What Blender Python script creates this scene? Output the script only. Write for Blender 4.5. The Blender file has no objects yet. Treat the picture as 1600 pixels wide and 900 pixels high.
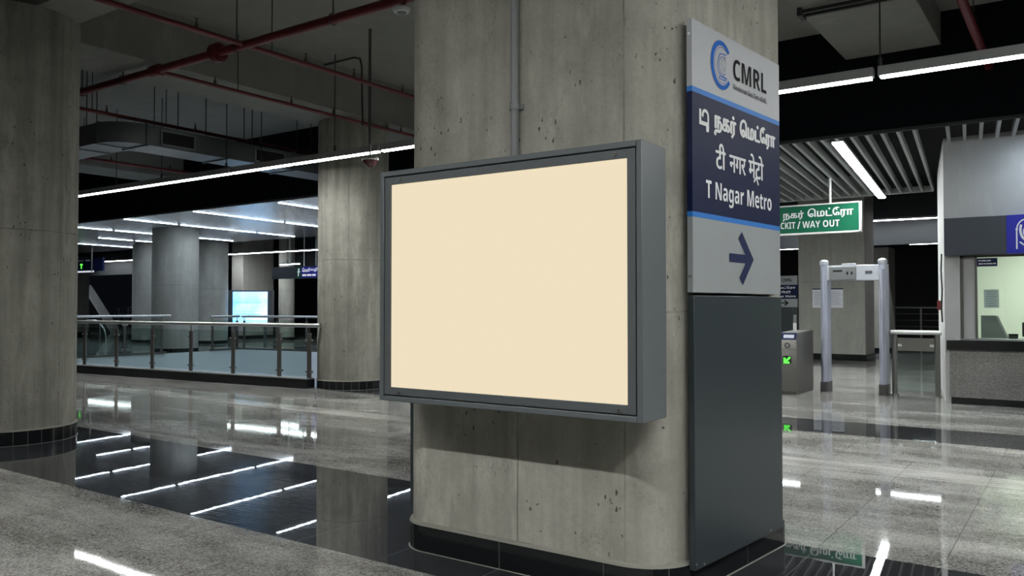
import bpy, bmesh, math, random
from mathutils import Vector, Matrix
from mathutils.geometry import delaunay_2d_cdt
random.seed(7)
S = bpy.context.scene
COL = S.collection
PI = math.pi
R = math.radians
TILT = R(5.8)                         # the concourse around the stair opening is turned a little against the pillar grid

# ------------------------------------------------------------------ materials
class Mat:
    def __init__(s, name):
        s.m = bpy.data.materials.new(name); s.m.use_nodes = True
        s.t = s.m.node_tree; s.t.nodes.clear()
        s.out = s.t.nodes.new('ShaderNodeOutputMaterial')
    def n(s, typ, props=None, **inp):
        nd = s.t.nodes.new('ShaderNode' + typ)
        for k, v in (props or {}).items(): setattr(nd, k, v)
        for k, v in inp.items():
            key = int(k[1:]) if k[0] == '_' else k.replace('_', ' ')
            s.put(nd.inputs[key], v)
        return nd
    def put(s, sock, v):
        if isinstance(v, bpy.types.NodeSocket): s.t.links.new(v, sock)
        elif isinstance(v, bpy.types.Node): s.t.links.new(v.outputs[0], sock)
        else:
            if sock.type == 'RGBA' and len(v) == 3: v = (*v, 1)
            sock.default_value = v
    def math(s, op, a, b=0.0, c=0.0):
        return s.n('Math', {'operation': op}, _0=a, _1=b, _2=c).outputs[0]
    def mix(s, f, a, b, blend='MIX'):
        nd = s.t.nodes.new('ShaderNodeMix'); nd.data_type = 'RGBA'; nd.blend_type = blend
        s.put(nd.inputs[0], f); s.put(nd.inputs[6], a); s.put(nd.inputs[7], b)
        return nd.outputs[2]
    def ramp(s, f, stops):
        nd = s.n('ValToRGB', Fac=f); cr = nd.color_ramp
        while len(cr.elements) < len(stops): cr.elements.new(0.5)
        for e, (p, c) in zip(cr.elements, stops):
            e.position = p; e.color = (*c, 1) if not isinstance(c, (int, float)) else (c, c, c, 1)
        return nd.outputs[0]
    def noise(s, vec, scale, detail=3.0, rough=0.5):
        return s.n('TexNoise', Vector=vec, Scale=scale, Detail=detail, Roughness=rough).outputs[0]
    def scale(s, vec, v):
        return s.n('VectorMath', {'operation': 'MULTIPLY'}, _0=vec, _1=v).outputs[0]
    def bump(s, h, strength, dist=0.01):
        return s.n('Bump', Strength=strength, Distance=dist, Height=h).outputs[0]
    def done(s, shader):
        s.put(s.out.inputs[0], shader); return s.m
    def pbr(s, **k):
        return s.n('BsdfPrincipled', **k)

def plain(name, col, rough=0.5, metal=0.0, var=0.06, scale=9.0, spec=0.5, coat=0.0, rv=0.12):
    M = Mat(name); co = M.n('TexCoord').outputs['Object']
    f = M.noise(co, scale, 4.0)
    c = M.mix(f, [v * (1 - var) for v in col], [min(1, v * (1 + var)) for v in col])
    r = M.math('ADD', M.math('MULTIPLY', M.math('SUBTRACT', f, 0.5), rv), rough)
    b = M.pbr(Base_Color=c, Roughness=r, Metallic=metal, Coat_Weight=coat)
    b.inputs['Specular IOR Level'].default_value = spec
    return M.done(b.outputs[0])

def emit(name, col, k):
    M = Mat(name); return M.done(M.n('Emission', Color=col, Strength=k).outputs[0])

def line_at(M, x, pos, w):            # 1 where |x-pos| < w
    return M.math('LESS_THAN', M.math('ABSOLUTE', M.math('SUBTRACT', x, pos)), w)

def concrete(name, lo, hi, vlines=(), angles=0, hlines=(), stain=0.35, pocks=True):
    M = Mat(name); tc = M.n('TexCoord').outputs['Object']
    rnd = M.n('ObjectInfo').outputs['Random']
    off = M.n('CombineXYZ', X=M.math('MULTIPLY', rnd, 37.0), Y=M.math('MULTIPLY', rnd, 11.0), Z=M.math('MULTIPLY', rnd, 23.0)).outputs[0]
    co = M.n('VectorMath', {'operation': 'ADD'}, _0=tc, _1=off).outputs[0]
    xyz = M.n('SeparateXYZ', Vector=tc)
    big = M.ramp(M.noise(co, 0.9, 5.0, 0.6), [(0.3, 0), (0.7, 1)])
    mid = M.ramp(M.noise(co, 3.4, 6.0, 0.65), [(0.32, 0), (0.7, 1)])
    streak = M.ramp(M.noise(M.scale(co, (7, 7, 0.45)), 1.0, 4.0, 0.6), [(0.35, 0), (0.72, 1)])
    fine = M.noise(co, 55.0, 3.0, 0.6)
    f = M.math('ADD', M.math('MULTIPLY', big, 0.38), M.math('ADD', M.math('MULTIPLY', mid, 0.38), M.math('MULTIPLY', fine, 0.35)))
    c = M.mix(f, lo, hi)
    c = M.mix(M.math('MULTIPLY', streak, stain), c, [v * 0.62 for v in lo])
    pale = M.ramp(M.noise(M.scale(co, (3, 3, 0.7)), 1.3, 5.0, 0.7), [(0.55, 0), (0.75, 1)])
    c = M.mix(M.math('MULTIPLY', pale, 0.5), c, [min(1, v * 1.25) for v in hi])
    h = M.math('MULTIPLY', fine, 0.25)
    ln = None
    for x in vlines:
        w = M.math('ADD', xyz.outputs[0], M.math('MULTIPLY', M.math('SUBTRACT', M.noise(co, 6.0, 2.0), 0.5), 0.012))
        l = line_at(M, w, x, 0.005); ln = l if ln is None else M.math('MAXIMUM', ln, l)
    if angles:
        a = M.math('ARCTAN2', xyz.outputs[1], xyz.outputs[0])
        a = M.math('ADD', a, M.math('MULTIPLY', M.math('SUBTRACT', M.noise(co, 5.0, 2.0), 0.5), 0.02))
        l = line_at(M, M.math('MODULO', M.math('ADD', a, 10.0), 2 * PI / angles), 0.3, 0.007); ln = l if ln is None else M.math('MAXIMUM', ln, l)
    for z in hlines:
        l = line_at(M, M.math('ADD', xyz.outputs[2], M.math('MULTIPLY', M.math('SUBTRACT', M.noise(co, 4.0, 3.0), 0.5), 0.03)), z, 0.006)
        ln = l if ln is None else M.math('MAXIMUM', ln, l)
    if ln is not None:
        brk = M.ramp(M.noise(M.scale(co, (2, 2, 1.2)), 2.0, 3.0), [(0.35, 0.25), (0.6, 1)])
        ln = M.math('MULTIPLY', ln, brk)
        c = M.mix(M.math('MULTIPLY', ln, 0.55), c, [v * 0.3 for v in lo])
        h = M.math('SUBTRACT', h, M.math('MULTIPLY', ln, 0.6))
    if pocks:
        wco = M.n('VectorMath', {'operation': 'ADD'}, _0=M.scale(co, (1, 1, 0.55)), _1=M.scale(M.n('TexNoise', Vector=co, Scale=40.0, Detail=3.0).outputs[1], (0.03, 0.03, 0.03))).outputs[0]
        v = M.n('TexVoronoi', Vector=wco, Scale=24.0).outputs[0]
        gate = M.ramp(M.noise(co, 2.6, 4.0, 0.6), [(0.44, 0), (0.64, 1)])
        p = M.math('LESS_THAN', v, M.math('MULTIPLY', gate, 0.17))
        v2 = M.n('TexVoronoi', Vector=wco, Scale=6.5).outputs[0]
        p = M.math('MAXIMUM', p, M.math('LESS_THAN', v2, 0.055))
        rid = M.math('ABSOLUTE', M.math('SUBTRACT', M.noise(M.scale(co, (1, 1, 0.35)), 9.0, 5.0, 0.7), 0.5))
        crk = M.math('MULTIPLY', M.math('LESS_THAN', rid, 0.006), M.ramp(M.noise(co, 3.1, 3.0), [(0.52, 0), (0.62, 1)]))
        c = M.mix(M.math('MULTIPLY', crk, 0.45), c, [v * 0.35 for v in lo])
        c = M.mix(M.math('MULTIPLY', p, 0.8), c, [v * 0.16 for v in lo])
        h = M.math('SUBTRACT', h, p)
    b = M.pbr(Base_Color=c, Roughness=0.78, Normal=M.bump(h, 0.35, 0.006))
    b.inputs['Specular IOR Level'].default_value = 0.25
    return M.done(b.outputs[0])

def stone(name, lo, hi, rough, joint_col, joint_mix, speck=0.5, lines=False, smear=0.3, spec=0.5, rvar=0.03, wobble=0.012, sscale=1.0):
    M = Mat(name); tc = M.n('TexCoord').outputs['Object']
    xyz = M.n('SeparateXYZ', Vector=tc)
    sp = M.noise(tc, 70.0 * sscale, 3.0, 0.75)
    sp2 = M.n('TexVoronoi', Vector=tc, Scale=95.0 * sscale).outputs[1]
    sp2 = M.n('SeparateXYZ', Vector=sp2).outputs[0]
    big = M.ramp(M.noise(M.scale(tc, (0.6, 1.5, 1)), 1.1, 5.0, 0.65), [(0.3, 0), (0.72, 1)])
    sm = M.ramp(M.noise(M.scale(tc, (0.9, 4.5, 1)), 1.0, 5.0, 0.7), [(0.45, 0), (0.75, 1)])
    f = M.math('ADD', M.math('MULTIPLY', M.math('ADD', M.math('MULTIPLY', sp, 0.6), M.math('MULTIPLY', sp2, 0.4)), speck), M.math('MULTIPLY', big, 1 - speck))
    f = M.ramp(f, [(0.28, 0), (0.72, 1)])
    c = M.mix(f, lo, hi)
    c = M.mix(M.math('MULTIPLY', sm, smear), c, [v * 0.55 for v in lo])
    # each slab is a shade of its own
    ix = M.math('FLOOR', M.math('DIVIDE', xyz.outputs[0], 0.667)); iy = M.math('FLOOR', M.math('DIVIDE', M.math('SUBTRACT', xyz.outputs[1], 3.4), 0.85))
    wn = M.n('TexWhiteNoise', {'noise_dimensions': '2D'}, Vector=M.n('CombineXYZ', X=ix, Y=iy).outputs[0]).outputs[0]
    c = M.mix(0.18, c, M.mix(wn, (0, 0, 0), (0.5, 0.5, 0.5)), 'SOFT_LIGHT')
    jx = M.math('LESS_THAN', M.math('ABSOLUTE', M.math('SUBTRACT', M.math('MODULO', M.math('ADD', xyz.outputs[0], 66.7 + 0.3335), 0.667), 0.3335)), 0.0025)
    jy = M.math('LESS_THAN', M.math('ABSOLUTE', M.math('SUBTRACT', M.math('MODULO', M.math('ADD', xyz.outputs[1], 85 - 3.4 + 0.425), 0.85), 0.425)), 0.0025)
    j = M.math('MAXIMUM', jx, M.math('MULTIPLY', jy, 0.45))
    c = M.mix(M.math('MULTIPLY', j, joint_mix), c, joint_col)
    if lines:
        l = M.math('LESS_THAN', M.math('MODULO', xyz.outputs[1], 0.083), 0.03)
        c = M.mix(M.math('MULTIPLY', l, 0.5), c, (0.42, 0.41, 0.39))
    r = M.math('ADD', rough, M.math('MULTIPLY', M.math('ADD', M.math('MULTIPLY', sm, 0.6), M.math('MULTIPLY', big, 0.4)), rvar))
    wob = M.noise(M.scale(tc, (1.0, 2.2, 1)), 3.0, 2.0)
    b = M.pbr(Base_Color=c, Roughness=r, Normal=M.bump(wob, wobble, 0.01))
    b.inputs['Specular IOR Level'].default_value = spec
    return M.done(b.outputs[0])

def glass(name, tint=(0.84, 0.9, 0.88), gloss=1.0):
    M = Mat(name)
    ge = M.n('NewGeometry')
    cosv = M.math('ABSOLUTE', M.n('VectorMath', {'operation': 'DOT_PRODUCT'}, _0=ge.outputs['Incoming'], _1=ge.outputs['Normal']).outputs['Value'])
    fr = M.math('MULTIPLY', M.math('ADD', 0.04, M.math('MULTIPLY', 0.96, M.math('POWER', M.math('SUBTRACT', 1.0, cosv), 5.0))), gloss)
    t = M.n('BsdfTransparent', Color=tint); g = M.n('BsdfGlossy', Color=(1, 1, 1), Roughness=0.02)
    mx = M.t.nodes.new('ShaderNodeMixShader')
    M.put(mx.inputs[0], fr); M.put(mx.inputs[1], t.outputs[0]); M.put(mx.inputs[2], g.outputs[0])
    return M.done(mx.outputs[0])

MT = {}
MT['pillar'] = concrete('concrete_pillar', (0.20, 0.192, 0.167), (0.47, 0.456, 0.405), vlines=(-0.05, -0.885, 0.60), hlines=(1.42,), stain=0.5)
MT['column'] = concrete('concrete_column', (0.16, 0.154, 0.132), (0.37, 0.36, 0.318), angles=5, hlines=(2.25,), stain=0.6)
MT['column_far'] = concrete('concrete_far', (0.25, 0.245, 0.225), (0.37, 0.365, 0.335), vlines=(0.0,), hlines=(2.1,), stain=0.3, pocks=False)
MT['slab'] = concrete('slab_paint', (0.20, 0.20, 0.185), (0.25, 0.25, 0.23), stain=0.08, pocks=False)
MT['beam'] = concrete('beam_paint', (0.185, 0.185, 0.17), (0.24, 0.24, 0.22), stain=0.08, pocks=False)
MT['granite'] = stone('grey_granite', (0.085, 0.084, 0.079), (0.42, 0.417, 0.40), 0.022, (0.04, 0.04, 0.04), 0.8, speck=0.62, smear=0.28, spec=0.24, rvar=0.05)
MT['black_stone'] = stone('black_granite', (0.020, 0.021, 0.024), (0.050, 0.052, 0.058), 0.008, (0.16, 0.16, 0.155), 0.5, speck=0.35, smear=0.3, spec=0.27, rvar=0.012, wobble=0.010)
MT['strip'] = stone('grooved_granite', (0.16, 0.158, 0.15), (0.5, 0.495, 0.47), 0.09, (0.05, 0.05, 0.05), 0.6, lines=True, spec=0.2)
MT['skirt'] = plain('black_skirting_tile', (0.010, 0.011, 0.012), 0.12)
MT['grout'] = plain('grout', (0.20, 0.195, 0.17), 0.8)
MT['tile_joint'] = plain('tile_joint', (0.055, 0.055, 0.052), 0.7)
MT['frame'] = plain('grey_powder_coat', (0.105, 0.118, 0.125), 0.42, 0.0, 0.05, 14)
MT['frame_dark'] = plain('grey_powder_coat_door', (0.085, 0.094, 0.10), 0.45, 0.0, 0.05, 14)
MT['groove'] = plain('seal', (0.006, 0.006, 0.007), 0.6)
MT['poster'] = emit('lit_cream_panel', (1.0, 0.86, 0.615), 0.87)
MT['screw'] = plain('steel_screw', (0.5, 0.5, 0.48), 0.3, 0.9)
MT['panel_dark'] = plain('charcoal_panel', (0.034, 0.043, 0.048), 0.3, 0.0, 0.02, 2, rv=0.01)
MT['sign_grey'] = plain('brushed_sign_face', (0.36, 0.37, 0.39), 0.5, 0.0, 0.04, 3, 0.3)
MT['sign_low'] = plain('grey_sign_face', (0.27, 0.285, 0.295), 0.5, 0.0, 0.04, 3, 0.3)
MT['sign_blue'] = plain('sign_blue_stripe', (0.028, 0.165, 0.50), 0.5, spec=0.2)
MT['sign_navy'] = plain('sign_navy', (0.008, 0.0125, 0.046), 0.5, 0.0, 0.06, 4, 0.12)
MT['ink_white'] = plain('white_lettering', (0.72, 0.73, 0.74), 0.7, spec=0.08)
MT['ink_black'] = plain('black_lettering', (0.012, 0.012, 0.014), 0.7, spec=0.08)
MT['ink_navy'] = plain('navy_lettering', (0.022, 0.028, 0.075), 0.7, spec=0.08)
MT['ink_grey'] = plain('grey_lettering', (0.10, 0.105, 0.12), 0.7, spec=0.08)
MT['logo_blue'] = plain('logo_blue', (0.022, 0.12, 0.45), 0.7, spec=0.08)
MT['logo_grey'] = plain('logo_grey', (0.30, 0.31, 0.33), 0.7, spec=0.08)
MT['navy_wall'] = plain('dark_navy_bulkhead', (0.0030, 0.0042, 0.0068), 0.7, 0.0, 0.1, 2, 0.1)
MT['slate'] = plain('slate_bulkhead', (0.017, 0.020, 0.023), 0.6, 0.0, 0.08, 2)
MT['dark'] = plain('night_dark', (0.004, 0.004, 0.005), 0.8)
def lamp(name, col, k, base=0.10):
    M = Mat(name); z = M.n('SeparateXYZ', Vector=M.n('NewGeometry').outputs['Incoming']).outputs[2]
    d = M.math('MAXIMUM', M.math('MULTIPLY', z, -1.0), 0.0)
    f = M.math('ADD', M.math('MULTIPLY', M.math('LESS_THAN', z, 0.03), base), M.math('ADD', 0.02, M.math('MULTIPLY', M.math('POWER', d, 1.6), 0.9)))
    return M.done(M.n('Emission', Color=col, Strength=M.math('MULTIPLY', f, k)).outputs[0])
MT['tube'] = lamp('lit_tube', (0.98, 1.0, 0.97), 180.0)
MT['strip_light'] = lamp('lit_strip', (0.74, 0.87, 1.0), 62.0, 0.4)
MT['slat_light'] = lamp('lit_slat_strip', (0.96, 1.0, 0.98), 108.0, 0.3)
MT['side_tube'] = lamp('lit_side_tube', (0.98, 1.0, 0.97), 135.0, 0.45)
MT['far_tube'] = lamp('lit_far_tube', (0.92, 0.97, 1.0), 110.0, 0.3)
MT['housing'] = plain('light_housing', (0.30, 0.31, 0.31), 0.5, 0.0)
MT['rod'] = plain('threaded_rod', (0.06, 0.062, 0.06), 0.5, 0.6)
MT['red'] = plain('red_pipe', (0.12, 0.010, 0.012), 0.45)
MT['brass'] = plain('brass_head', (0.10, 0.07, 0.04), 0.4, 0.7)
MT['galv'] = plain('galvanised_sheet', (0.22, 0.24, 0.25), 0.38, 0.75, 0.16, 3)
MT['white'] = plain('white_paint', (0.70, 0.71, 0.70), 0.45)
MT['fascia'] = plain('white_fascia', (0.62, 0.66, 0.70), 0.5, 0, 0.03)
MT['steel'] = plain('stainless_steel', (0.52, 0.52, 0.51), 0.42, 0.95, 0.05, 4)
MT['steel_dark'] = plain('brushed_steel', (0.25, 0.245, 0.23), 0.34, 0.85, 0.1, 3)
MT['post'] = plain('dark_steel_post', (0.14, 0.135, 0.125), 0.4, 0.7, 0.08, 6)
MT['glass'] = glass('clear_glass')
MT['glass_booth'] = glass('booth_glass', (0.9, 0.96, 0.92))
MT['green'] = plain('sign_green', (0.005, 0.105, 0.055), 0.5, spec=0.2)
MT['lilac'] = plain('lilac_grey_enamel', (0.35, 0.37, 0.45), 0.35)
MT['lilac_pale'] = plain('pale_enamel', (0.48, 0.51, 0.56), 0.35)
MT['grey_mid'] = plain('mid_grey', (0.19, 0.20, 0.205), 0.5)
MT['rubber'] = plain('dark_rubber', (0.05, 0.05, 0.05), 0.55)
MT['paper'] = plain('white_paper', (0.66, 0.67, 0.72), 0.7)
MT['paper_ink'] = plain('paper_print', (0.38, 0.39, 0.46), 0.7)
MT['counter_stone'] = stone('counter_granite', (0.10, 0.10, 0.095), (0.30, 0.295, 0.28), 0.3, (0.1, 0.1, 0.1), 0.0, speck=0.75, smear=0.1)
MT['booth_wall'] = concrete('grey_render', (0.36, 0.365, 0.36), (0.42, 0.425, 0.42), stain=0.08, pocks=False)
MT['booth_in'] = plain('pale_green_wall', (0.66, 0.68, 0.60), 0.6, 0, 0.02)
MT['fascia_slate'] = plain('slate_fascia', (0.035, 0.043, 0.055), 0.4)
MT['royal'] = plain('royal_blue', (0.010, 0.015, 0.33), 0.35)
MT['led_green'] = emit('green_led', (0.12, 1.0, 0.08), 1.6)
MT['led_white'] = emit('lit_label', (0.85, 0.9, 1.0), 0.7)
MT['lamp_warm'] = emit('lit_lamp', (1.0, 0.95, 0.85), 9.0)
MT['booth_lamp'] = emit('booth_lamp', (0.95, 1.0, 0.92), 30.0)
MT['red_glass'] = plain('red_tinted_dome', (0.10, 0.012, 0.015), 0.12, 0, 0.1, 8, 0.6, 0.6)
MT['baffle'] = plain('grey_baffle', (0.45, 0.46, 0.46), 0.45, 0.0)
MT['ceil_metal'] = None

def panel_ceiling():
    M = Mat('linear_metal_ceiling'); tc = M.n('TexCoord').outputs['Object']
    x = M.n('SeparateXYZ', Vector=tc).outputs[0]
    m = M.math('MODULO', M.math('ADD', x, 100.0), 0.2)
    j = M.math('LESS_THAN', m, 0.022)
    f = M.noise(tc, 0.7, 2.0)
    c = M.mix(f, (0.17, 0.20, 0.235), (0.21, 0.245, 0.285))
    c = M.mix(j, c, (0.02, 0.02, 0.02))
    y = M.n('SeparateXYZ', Vector=tc).outputs[1]
    wav = M.math('SINE', M.math('MULTIPLY', y, 2 * PI / 0.16))
    b = M.pbr(Base_Color=c, Roughness=0.24, Metallic=0.85, Normal=M.bump(wav, 0.45, 0.006))
    return M.done(b.outputs[0])
MT['ceil_metal'] = panel_ceiling()

def screen_mat():
    M = Mat('lit_advert_screen'); tc = M.n('TexCoord').outputs['Generated']
    xyz = M.n('SeparateXYZ', Vector=tc); x, z = xyz.outputs[0], xyz.outputs[2]
    f = M.math('ADD', M.noise(tc, 2.2, 2.0), M.math('MULTIPLY', x, 0.35))
    c = M.ramp(f, [(0.35, (0.07, 0.22, 0.46)), (0.6, (0.13, 0.30, 0.52)), (0.85, (0.20, 0.36, 0.56))])
    edge = M.math('MULTIPLY', M.math('GREATER_THAN', x, 0.08), M.math('LESS_THAN', x, 0.82))
    for pz, w in ((0.67, 0.018), (0.30, 0.022), (0.40, 0.008)):
        zz = M.math('ADD', z, M.math('MULTIPLY', M.math('SUBTRACT', M.noise(M.scale(tc, (9, 1, 1)), 2.0, 2.0), 0.5), 0.03))
        c = M.mix(M.math('MULTIPLY', M.math('MULTIPLY', line_at(M, zz, pz, w), edge), 0.55), c, (0.028, 0.12, 0.16))
    return M.done(M.n('Emission', Color=c, Strength=5.0).outputs[0])
MT['screen'] = screen_mat()

# ------------------------------------------------------------------ mesh building
class MB:
    def __init__(s): s.v = []; s.f = []; s.mi = []
    def add(s, vs, fs, mi=0):
        o = len(s.v); s.v += [tuple(v) for v in vs]
        s.f += [tuple(i + o for i in f) for f in fs]; s.mi += [mi] * len(fs); return s
    def obox(s, o, a, b, c, mi=0):            # corner + three edge vectors
        o, a, b, c = Vector(o), Vector(a), Vector(b), Vector(c)
        if a.cross(b).dot(c) < 0: a, b = b, a
        vs = [o, o + a, o + a + b, o + b, o + c, o + a + c, o + a + b + c, o + b + c]
        return s.add(vs, [(3, 2, 1, 0), (4, 5, 6, 7), (0, 1, 5, 4), (1, 2, 6, 5), (2, 3, 7, 6), (3, 0, 4, 7)], mi)
    def box(s, x0, x1, y0, y1, z0, z1, mi=0):
        return s.obox((x0, y0, z0), (x1 - x0, 0, 0), (0, y1 - y0, 0), (0, 0, z1 - z0), mi)
    def prism(s, poly, z0, z1, mi=0, cap=True):
        a = sum(poly[i - 1][0] * poly[i][1] - poly[i][0] * poly[i - 1][1] for i in range(len(poly)))
        if a < 0: poly = poly[::-1]
        n = len(poly); vs = [(x, y, z0) for x, y in poly] + [(x, y, z1) for x, y in poly]
        fs = [(i, (i + 1) % n, n + (i + 1) % n, n + i) for i in range(n)]
        if cap: fs += [tuple(range(n - 1, -1, -1)), tuple(range(n, 2 * n))]
        return s.add(vs, fs, mi)
    def cyl(s, p, q, r, n=12, mi=0, r2=None, cap=True):
        p, q = Vector(p), Vector(q); d = (q - p).normalized(); r2 = r if r2 is None else r2
        u = d.orthogonal().normalized(); w = d.cross(u); vs = []
        for c, rr in ((p, r), (q, r2)):
            vs += [c + (u * math.cos(2 * PI * i / n) + w * math.sin(2 * PI * i / n)) * rr for i in range(n)]
        fs = [(i, (i + 1) % n, n + (i + 1) % n, n + i) for i in range(n)]
        if cap: fs += [tuple(range(n - 1, -1, -1)), tuple(range(n, 2 * n))]
        return s.add(vs, fs, mi)
    def tube(s, pts, r, n=10, mi=0):
        pts = [Vector(p) for p in pts]; rings = []; u = None; vs = []
        for i, p in enumerate(pts):
            d = ((pts[min(i + 1, len(pts) - 1)] - pts[max(i - 1, 0)])).normalized()
            u = d.orthogonal().normalized() if u is None else (u - d * u.dot(d)).normalized()
            w = d.cross(u)
            vs += [p + (u * math.cos(2 * PI * k / n) + w * math.sin(2 * PI * k / n)) * r for k in range(n)]
        fs = []
        for i in range(len(pts) - 1):
            for k in range(n):
                a = i * n + k; b = i * n + (k + 1) % n; fs.append((a, b, b + n, a + n))
        fs += [tuple(range(n - 1, -1, -1)), tuple(range((len(pts) - 1) * n, len(pts) * n))]
        return s.add(vs, fs, mi)
    def lathe(s, prof, c=(0, 0, 0), n=24, mi=0):      # profile of (r, z) from bottom to top
        vs = []; m = len(prof); c = Vector(c)
        for r, z in prof: vs += [c + Vector((r * math.cos(2 * PI * k / n), r * math.sin(2 * PI * k / n), z)) for k in range(n)]
        fs = [(i * n + k, i * n + (k + 1) % n, (i + 1) * n + (k + 1) % n, (i + 1) * n + k) for i in range(m - 1) for k in range(n)]
        fs += [tuple(range(n - 1, -1, -1)), tuple(range((m - 1) * n, m * n))]
        return s.add(vs, fs, mi)
    def build(s, name, mats, parent=None, bevel=0.0, smooth=True, seg=2):
        me = bpy.data.meshes.new(name); me.from_pydata(s.v, [], s.f)
        for m in (mats if isinstance(mats, (list, tuple)) else [mats]): me.materials.append(MT[m] if isinstance(m, str) else m)
        for p, i in zip(me.polygons, s.mi): p.material_index = i
        if smooth:
            bm = bmesh.new(); bm.from_mesh(me)
            for e in bm.edges:
                e.smooth = not (len(e.link_faces) == 2 and e.calc_face_angle(0) > 0.6)
            for f in bm.faces: f.smooth = True
            bm.to_mesh(me); bm.free()
        o = bpy.data.objects.new(name, me); COL.objects.link(o)
        if parent: o.parent = parent
        if bevel:
            b = o.modifiers.new('edge', 'BEVEL'); b.width = bevel; b.segments = seg; b.limit_method = 'ANGLE'; b.angle_limit = 0.6
            b.harden_normals = False
        return o

def tag(o, label, cat, group=None, kind=None):
    if label: o['label'] = label
    if cat: o['category'] = cat
    if group: o['group'] = group
    if kind: o['kind'] = kind
    return o
def thing(name, label, cat, loc=(0, 0, 0), rot=0.0, group=None):
    o = bpy.data.objects.new(name, None); COL.objects.link(o)
    o.location = loc; o.rotation_euler = (0, 0, rot); o.empty_display_size = 0.2
    return tag(o, label, cat, group, 'thing')
def struct(o, label=None):
    o['kind'] = 'structure'
    if label: o['label'] = label
    return o
def kids(o): return list(o.children)
def dup(root, loc, rot=None, label=None, group=None):
    r = root.copy(); COL.objects.link(r); r.location = loc
    if rot is not None: r.rotation_euler = (0, 0, rot)
    if label: r['label'] = label
    if group: r['group'] = group
    for ch in kids(root):
        c = ch.copy(); COL.objects.link(c); c.parent = r
        for g in kids(ch):
            d = g.copy(); COL.objects.link(d); d.parent = c
    return r

# lettering: outlines of the built-in font laid on a plane (origin o, along u, up z), fitted to a box
def sans(t):                                     # plain grotesque letters
    r = ''
    for ch in t:
        if 'A' <= ch <= 'Z': r += chr(0x1D5A0 + ord(ch) - 65)
        elif 'a' <= ch <= 'z': r += chr(0x1D5BA + ord(ch) - 97)
        else: r += ch
    return r
def sansb(t):
    r = ''
    for ch in t:
        if 'A' <= ch <= 'Z': r += chr(0x1D5D4 + ord(ch) - 65)
        elif 'a' <= ch <= 'z': r += chr(0x1D5EE + ord(ch) - 97)
        else: r += ch
    return r
_tc = {}
def glyphs(body):
    if body not in _tc:
        cu = bpy.data.curves.new('lettering', 'FONT'); cu.body = body; cu.resolution_u = 4
        ob = bpy.data.objects.new('lettering', cu); COL.objects.link(ob)
        dg = bpy.context.evaluated_depsgraph_get(); me = bpy.data.meshes.new_from_object(ob.evaluated_get(dg))
        _tc[body] = ([tuple(v.co) for v in me.vertices], [tuple(p.vertices) for p in me.polygons])
        bpy.data.objects.remove(ob); bpy.data.curves.remove(cu); bpy.data.meshes.remove(me)
    return _tc[body]
def put_text(mb, body, o, u, nrm, u0, u1, z0, z1, bold=0.0, off=0.002, mi=0):
    vs, fs = glyphs(body); o, u, nrm = Vector(o), Vector(u), Vector(nrm)
    if not vs: return
    xa, xb = min(v[0] for v in vs), max(v[0] for v in vs); ya, yb = min(v[1] for v in vs), max(v[1] for v in vs)
    sx, sz = (u1 - u0) / (xb - xa), (z1 - z0) / (yb - ya)
    shifts = [(0, 0)] if not bold else [(-bold, 0), (bold, 0), (0, bold * .6), (0, -bold * .6)]
    for k, (dx, dz) in enumerate(shifts):
        mb.add([o + u * (u0 + (x - xa) * sx + dx) + Vector((0, 0, z0 + (y - ya) * sz + dz)) + nrm * (off + k * 0.0002) for x, y, _ in vs], fs, mi)
def stroke(mb, pts, w, o, u, nrm, off=0.002, mi=0):   # flat ribbon through (u, z) points
    o, u, nrm = Vector(o), Vector(u), Vector(nrm); P = [Vector((a, b)) for a, b in pts]
    L, Rr = [], []
    for i, p in enumerate(P):
        d1 = (P[i] - P[i - 1]).normalized() if i else None; d2 = (P[i + 1] - P[i]).normalized() if i < len(P) - 1 else None
        d = d2 if d1 is None else d1 if d2 is None else (d1 + d2).normalized()
        k = 1.0 if (d1 is None or d2 is None) else 1 / max(0.5, d.dot(d1))
        nn = Vector((-d.y, d.x)) * w / 2 * k; L.append(p + nn); Rr.append(p - nn)
    pt = lambda q: o + u * q.x + Vector((0, 0, q.y)) + nrm * off
    n = len(P); mb.add([pt(q) for q in L] + [pt(q) for q in Rr], [(i, n + i, n + i + 1, i + 1) for i in range(n - 1)], mi)
def arc(cx, cz, r, a0, a1, n=24, rz=None):
    rz = r if rz is None else rz
    return [(cx + r * math.cos(R(a0 + (a1 - a0) * i / n)), cz + rz * math.sin(R(a0 + (a1 - a0) * i / n))) for i in range(n + 1)]

def rounded(corners, radii, seg=10):
    out = []; n = len(corners)
    for i in range(n):
        p = Vector(corners[i]); a = (Vector(corners[i - 1]) - p).normalized(); b = (Vector(corners[(i + 1) % n]) - p).normalized()
        th = a.angle(b); r = radii[i]; t = r / math.tan(th / 2)
        c = p + (a + b).normalized() * (r / math.sin(th / 2)); s, e = p + a * t - c, p + b * t - c
        a0 = math.atan2(s.y, s.x); a1 = math.atan2(e.y, e.x); d = (a1 - a0 + PI) % (2 * PI) - PI
        out += [(c.x + r * math.cos(a0 + d * k / seg), c.y + r * math.sin(a0 + d * k / seg)) for k in range(seg + 1)]
    return out
def offset_loop(poly, d):
    n = len(poly); res = []
    area = sum(poly[i - 1][0] * poly[i][1] - poly[i][0] * poly[i - 1][1] for i in range(n)); sg = 1 if area > 0 else -1
    for i in range(n):
        a, p, b = Vector(poly[i - 1]), Vector(poly[i]), Vector(poly[(i + 1) % n])
        t = (b - a).normalized(); res.append((p.x + t.y * d * sg, p.y - t.x * d * sg))
    return res
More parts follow.
